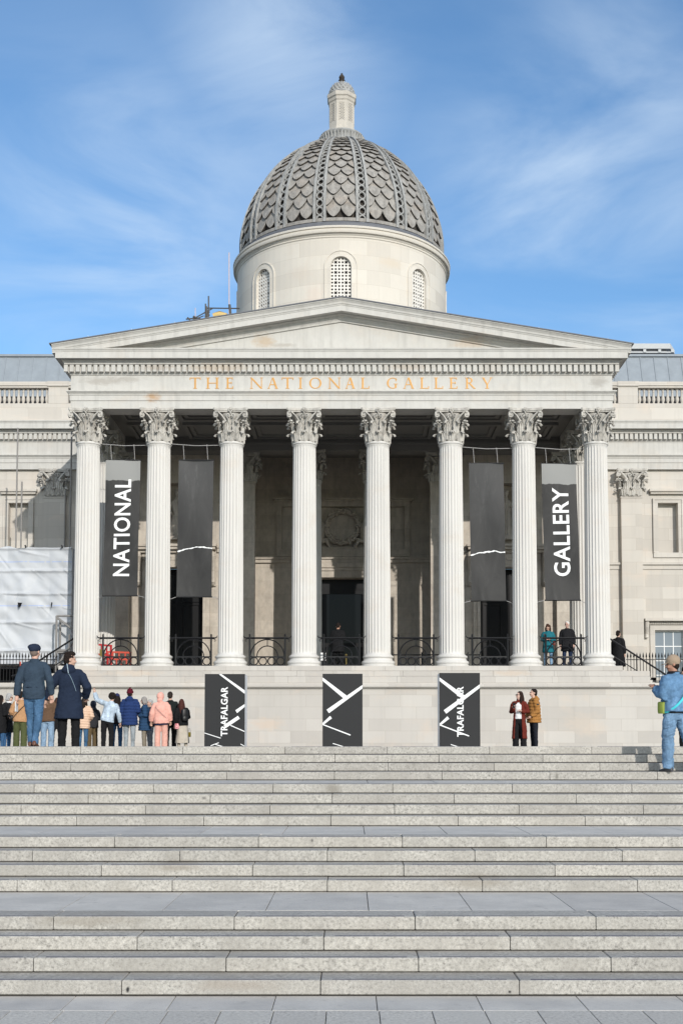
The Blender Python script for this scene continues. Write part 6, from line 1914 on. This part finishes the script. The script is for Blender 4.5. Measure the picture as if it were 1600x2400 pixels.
b1 = bagbox(f.pel+V(-.24, .05, -.42), .11, .09, .17, .02); s1 = MB(); s1.tube([f.pel+V(-.29, .05, -.35), f.pel+V(-.26, .05, -.2), f.pel+V(-.22, .05, -.2), f.pel+V(-.20, .05, -.35)], .006, 6)
carried('pouch', 'small yellow bag hanging at the side of the beige skirt', 'bag', MT, [('pouch', b1, plain('yellow_cloth', (0.62, 0.42, 0.06), .7)), ('strap', s1, M['iron'])], f.pel+V(-.24, .05, -.5))

# the couple
t, f, MT, put = person('redcoat', 'long-haired person in sunglasses and an open rust-red coat over a white top', 1216, 38.0, ZL, 1.80, -22,
    dict(mat=('cloth', (0.125, 0.022, 0.014)), hem=-.62, fat=.02, flare=.04, gap=0.62, name='coat'), ('cloth', JET, .03), ('longest', (0.028, 0.016, 0.012)), girl=True,
    arms={-1: ((-.26, .08, -1), (.45, -.7, .55)), 1: ((.25, .08, -1), (-.55, -.75, .15))}, head=(-42, -6), skincol=(0.60, 0.40, 0.32))
put('top', make_jacket(f, clm('cloth', (0.72, 0.71, 0.70)), hem=-.02, fat=-.010, girl=True, sleeve=0.2, collar=False))
mb = MB()
for q in (-1, 1): mb.ell(f.h(q*.034, -.096, .098), (.027, .008, .021), 10, 6, rot=f.HR)
mb.tube([f.h(-.08, 0, .105), f.h(-.062, -.075, .105), f.h(0, -.104, .104), f.h(.062, -.075, .105), f.h(.08, 0, .105)], .005, 5); put('sunglasses', mb.mesh('sunglasses', M['glass'], 40))
c = f.wri[-1]+f.hdir[-1]*.11; mb = MB(); mb.bbox(c.x-.038, c.x+.038, c.y-.045, c.y-.034, c.z-.06, c.z+.09, .003)
carried('phone', 'dark phone held up by the person in the rust-red coat', 'phone', MT, [('case', mb, M['iron'])], c)
t, f, MT, put = person('tan', 'dark-haired person in a tan quilted jacket and black jeans, looking left', 1250, 38.25, ZL, 1.89, -78,
    dict(mat=('cloth', (0.33, 0.155, 0.045)), hem=-.16, fat=.05, disp=quilt(.095, .024), hood='down'), ('cloth', (0.014, 0.016, 0.022)), ('short', DARKHAIR), arms={-1: ((-.12, .12, -1), (.1, -.75, -.6)), 1: ((.12, .12, -1), (-.1, -.75, -.6))}, skincol=(0.55, 0.35, 0.27), head=(0, -3))
mb = MB(); c = f.shl[1].lerp(f.elb[1], .35)+V(.098, 0, 0); mb.box(c.x-.002, c.x+.012, c.y-.03, c.y+.03, c.z-.02, c.z+.02)
put('sleeve_badge', mb.mesh('sleeve_badge', M['iron']))

# people on the portico
t, f, MT, put = person('teal', 'curly-haired person in a teal raincoat looking down at a phone behind the railing', 1285, 45.75, FLOOR, 1.63, -12,
    dict(mat=('cloth', (0.018, 0.145, 0.18)), hem=-.32, fat=.035, flare=.03, hood='down'), ('denim', (0.20, 0.32, 0.46)), ('curlylong', BROWNHAIR), girl=True, arms={-1: fold_(-1), 1: fold_(1)}, head=(-5, 32), skincol=(0.52, 0.33, 0.25))
c = (f.wri[1]+f.wri[-1])*.5+V(0, -.09, .02); mb = MB(); mb.bbox(c.x-.06, c.x+.06, c.y-.01, c.y+.01, c.z-.035, c.z+.035, .003)
carried('phone', 'red phone in the hands of the person in the teal raincoat', 'phone', MT, [('case', mb, M['red'])], c)
b1 = bagbox(f.pel+V(.24, .02, .05), .10, .2, .16); s1 = MB(); strap(s1, f, -1, .01, fat=.075)
carried('shoulder_bag', 'red-brown leather bag at the hip of the person in teal', 'bag', MT, [('pouch', b1, clm('leather', (0.17, 0.035, 0.025))), ('strap', s1, clm('leather', (0.17, 0.035, 0.025)))], f.pel+V(.24, .02, -.03))
t, f, MT, put = person('elder', 'white-haired person in a black coat standing behind the railing', 1330, 45.9, FLOOR, 1.76, -14,
    dict(mat=('cloth', BLACK), hem=-.30, fat=.045, flare=.02, name='coat'), ('denim', (0.022, 0.035, 0.075)), ('short', WHITEHAIR), arms={q: ((q*.2, .1, -1), (q*-.02, -.25, -1)) for q in (-1, 1)}, head=(-14, 0), skincol=(0.58, 0.37, 0.30))
mb = MB()
for q in (-1, 1): mb.ring((0, 0, 0), .022, .003, 12, 4); mb.v[-48:] = [tuple(f.h(q*.034+x, -.097+y, .098+z)) for x, y, z in mb.v[-48:]]
put('glasses', mb.mesh('glasses', M['iron']))
person('stairs', 'person in a long black coat going down the side stairs', 1449, 46.3, 4.72, 1.76, 140, dict(mat=('cloth', JET), hem=-.55, fat=.04, flare=.06, name='coat'), ('cloth', JET), ('short', DARKHAIR), lean=(0, -.05))
person('doorman', 'person in black standing behind the railing before the entrance door', 791, 46.4, FLOOR, 1.77, 172, dict(mat=('cloth', JET), hem=-.30, fat=.05, flare=.03, name='coat'), ('cloth', JET, .02), ('short', DARKHAIR), arms={1: fold_(1), -1: fold_(-1)}, lean=(0, -.12), head=(0, 25), skincol=(0.42, 0.24, 0.17))

# walker on the right
t, f, MT, put = person('denim', 'person in a beige cap and blue denim jacket and jeans walking on the steps', 1580, 18.86, 13*H, 1.78, -150,
    dict(mat=('denim', (0.125, 0.235, 0.38)), hem=-.03, fat=.04, flare=.015, disp=wrinkles(.012, .024)), ('denim', (0.155, 0.255, 0.38), .020, wrinkles(.012, .028)), ('short', DARKHAIR), ('ball', (0.33, 0.25, 0.18)), skincol=(0.36, 0.19, 0.13),
    arms={1: ((.16, .02, -1), (-.10, -.80, .62)), -1: ((-.25, .1, -1), (-.05, -.5, -.6))}, legs={1: ((.02, -.14, -1), (.02, .02, -1)), -1: ((-.22, .22, -1), (-.24, .50, -1))}, shoes=('leather', (0.05, 0.05, 0.055)), head=(52, 6))
mb = MB(); strap(mb, f, -1, .019, fat=.075); b1 = bagbox(f.pel+V(.225, -.05, .03), .08, .12, .18, .02)
carried('pouch', 'small lime bag on a turquoise strap worn by the person in denim', 'bag', MT, [('pouch', b1, plain('lime_cloth', (0.24, 0.29, 0.055), .7)), ('strap', mb, plain('turquoise_webbing', (0.06, 0.52, 0.58), .6))], f.pel+V(.235, -.02, -.06))
mb = MB(); mb.loft([f.ringz(-.055, .165, .125), f.ringz(-.05, .178, .138), f.ringz(.0, .178, .138), f.ringz(.005, .165, .125)]); put('belt', mb.mesh('belt', M['iron'], 40))
mb = MB(); mb.tube([f.neck+V(.075*cos(a), .075*sin(a)-.01, .04) for a in [2*pi*i/14 for i in range(14)]], .03, 8, closed=True); put('scarf', mb.mesh('scarf', M['iron'], 40))
person('edge', 'person in black partly behind the denim walker', 1607, 24.5, ZL, 1.70, 200, dict(mat=('cloth', JET), hem=-.40, fat=.04, flare=.02, name='coat'), ('cloth', JET), ('short', DARKHAIR))
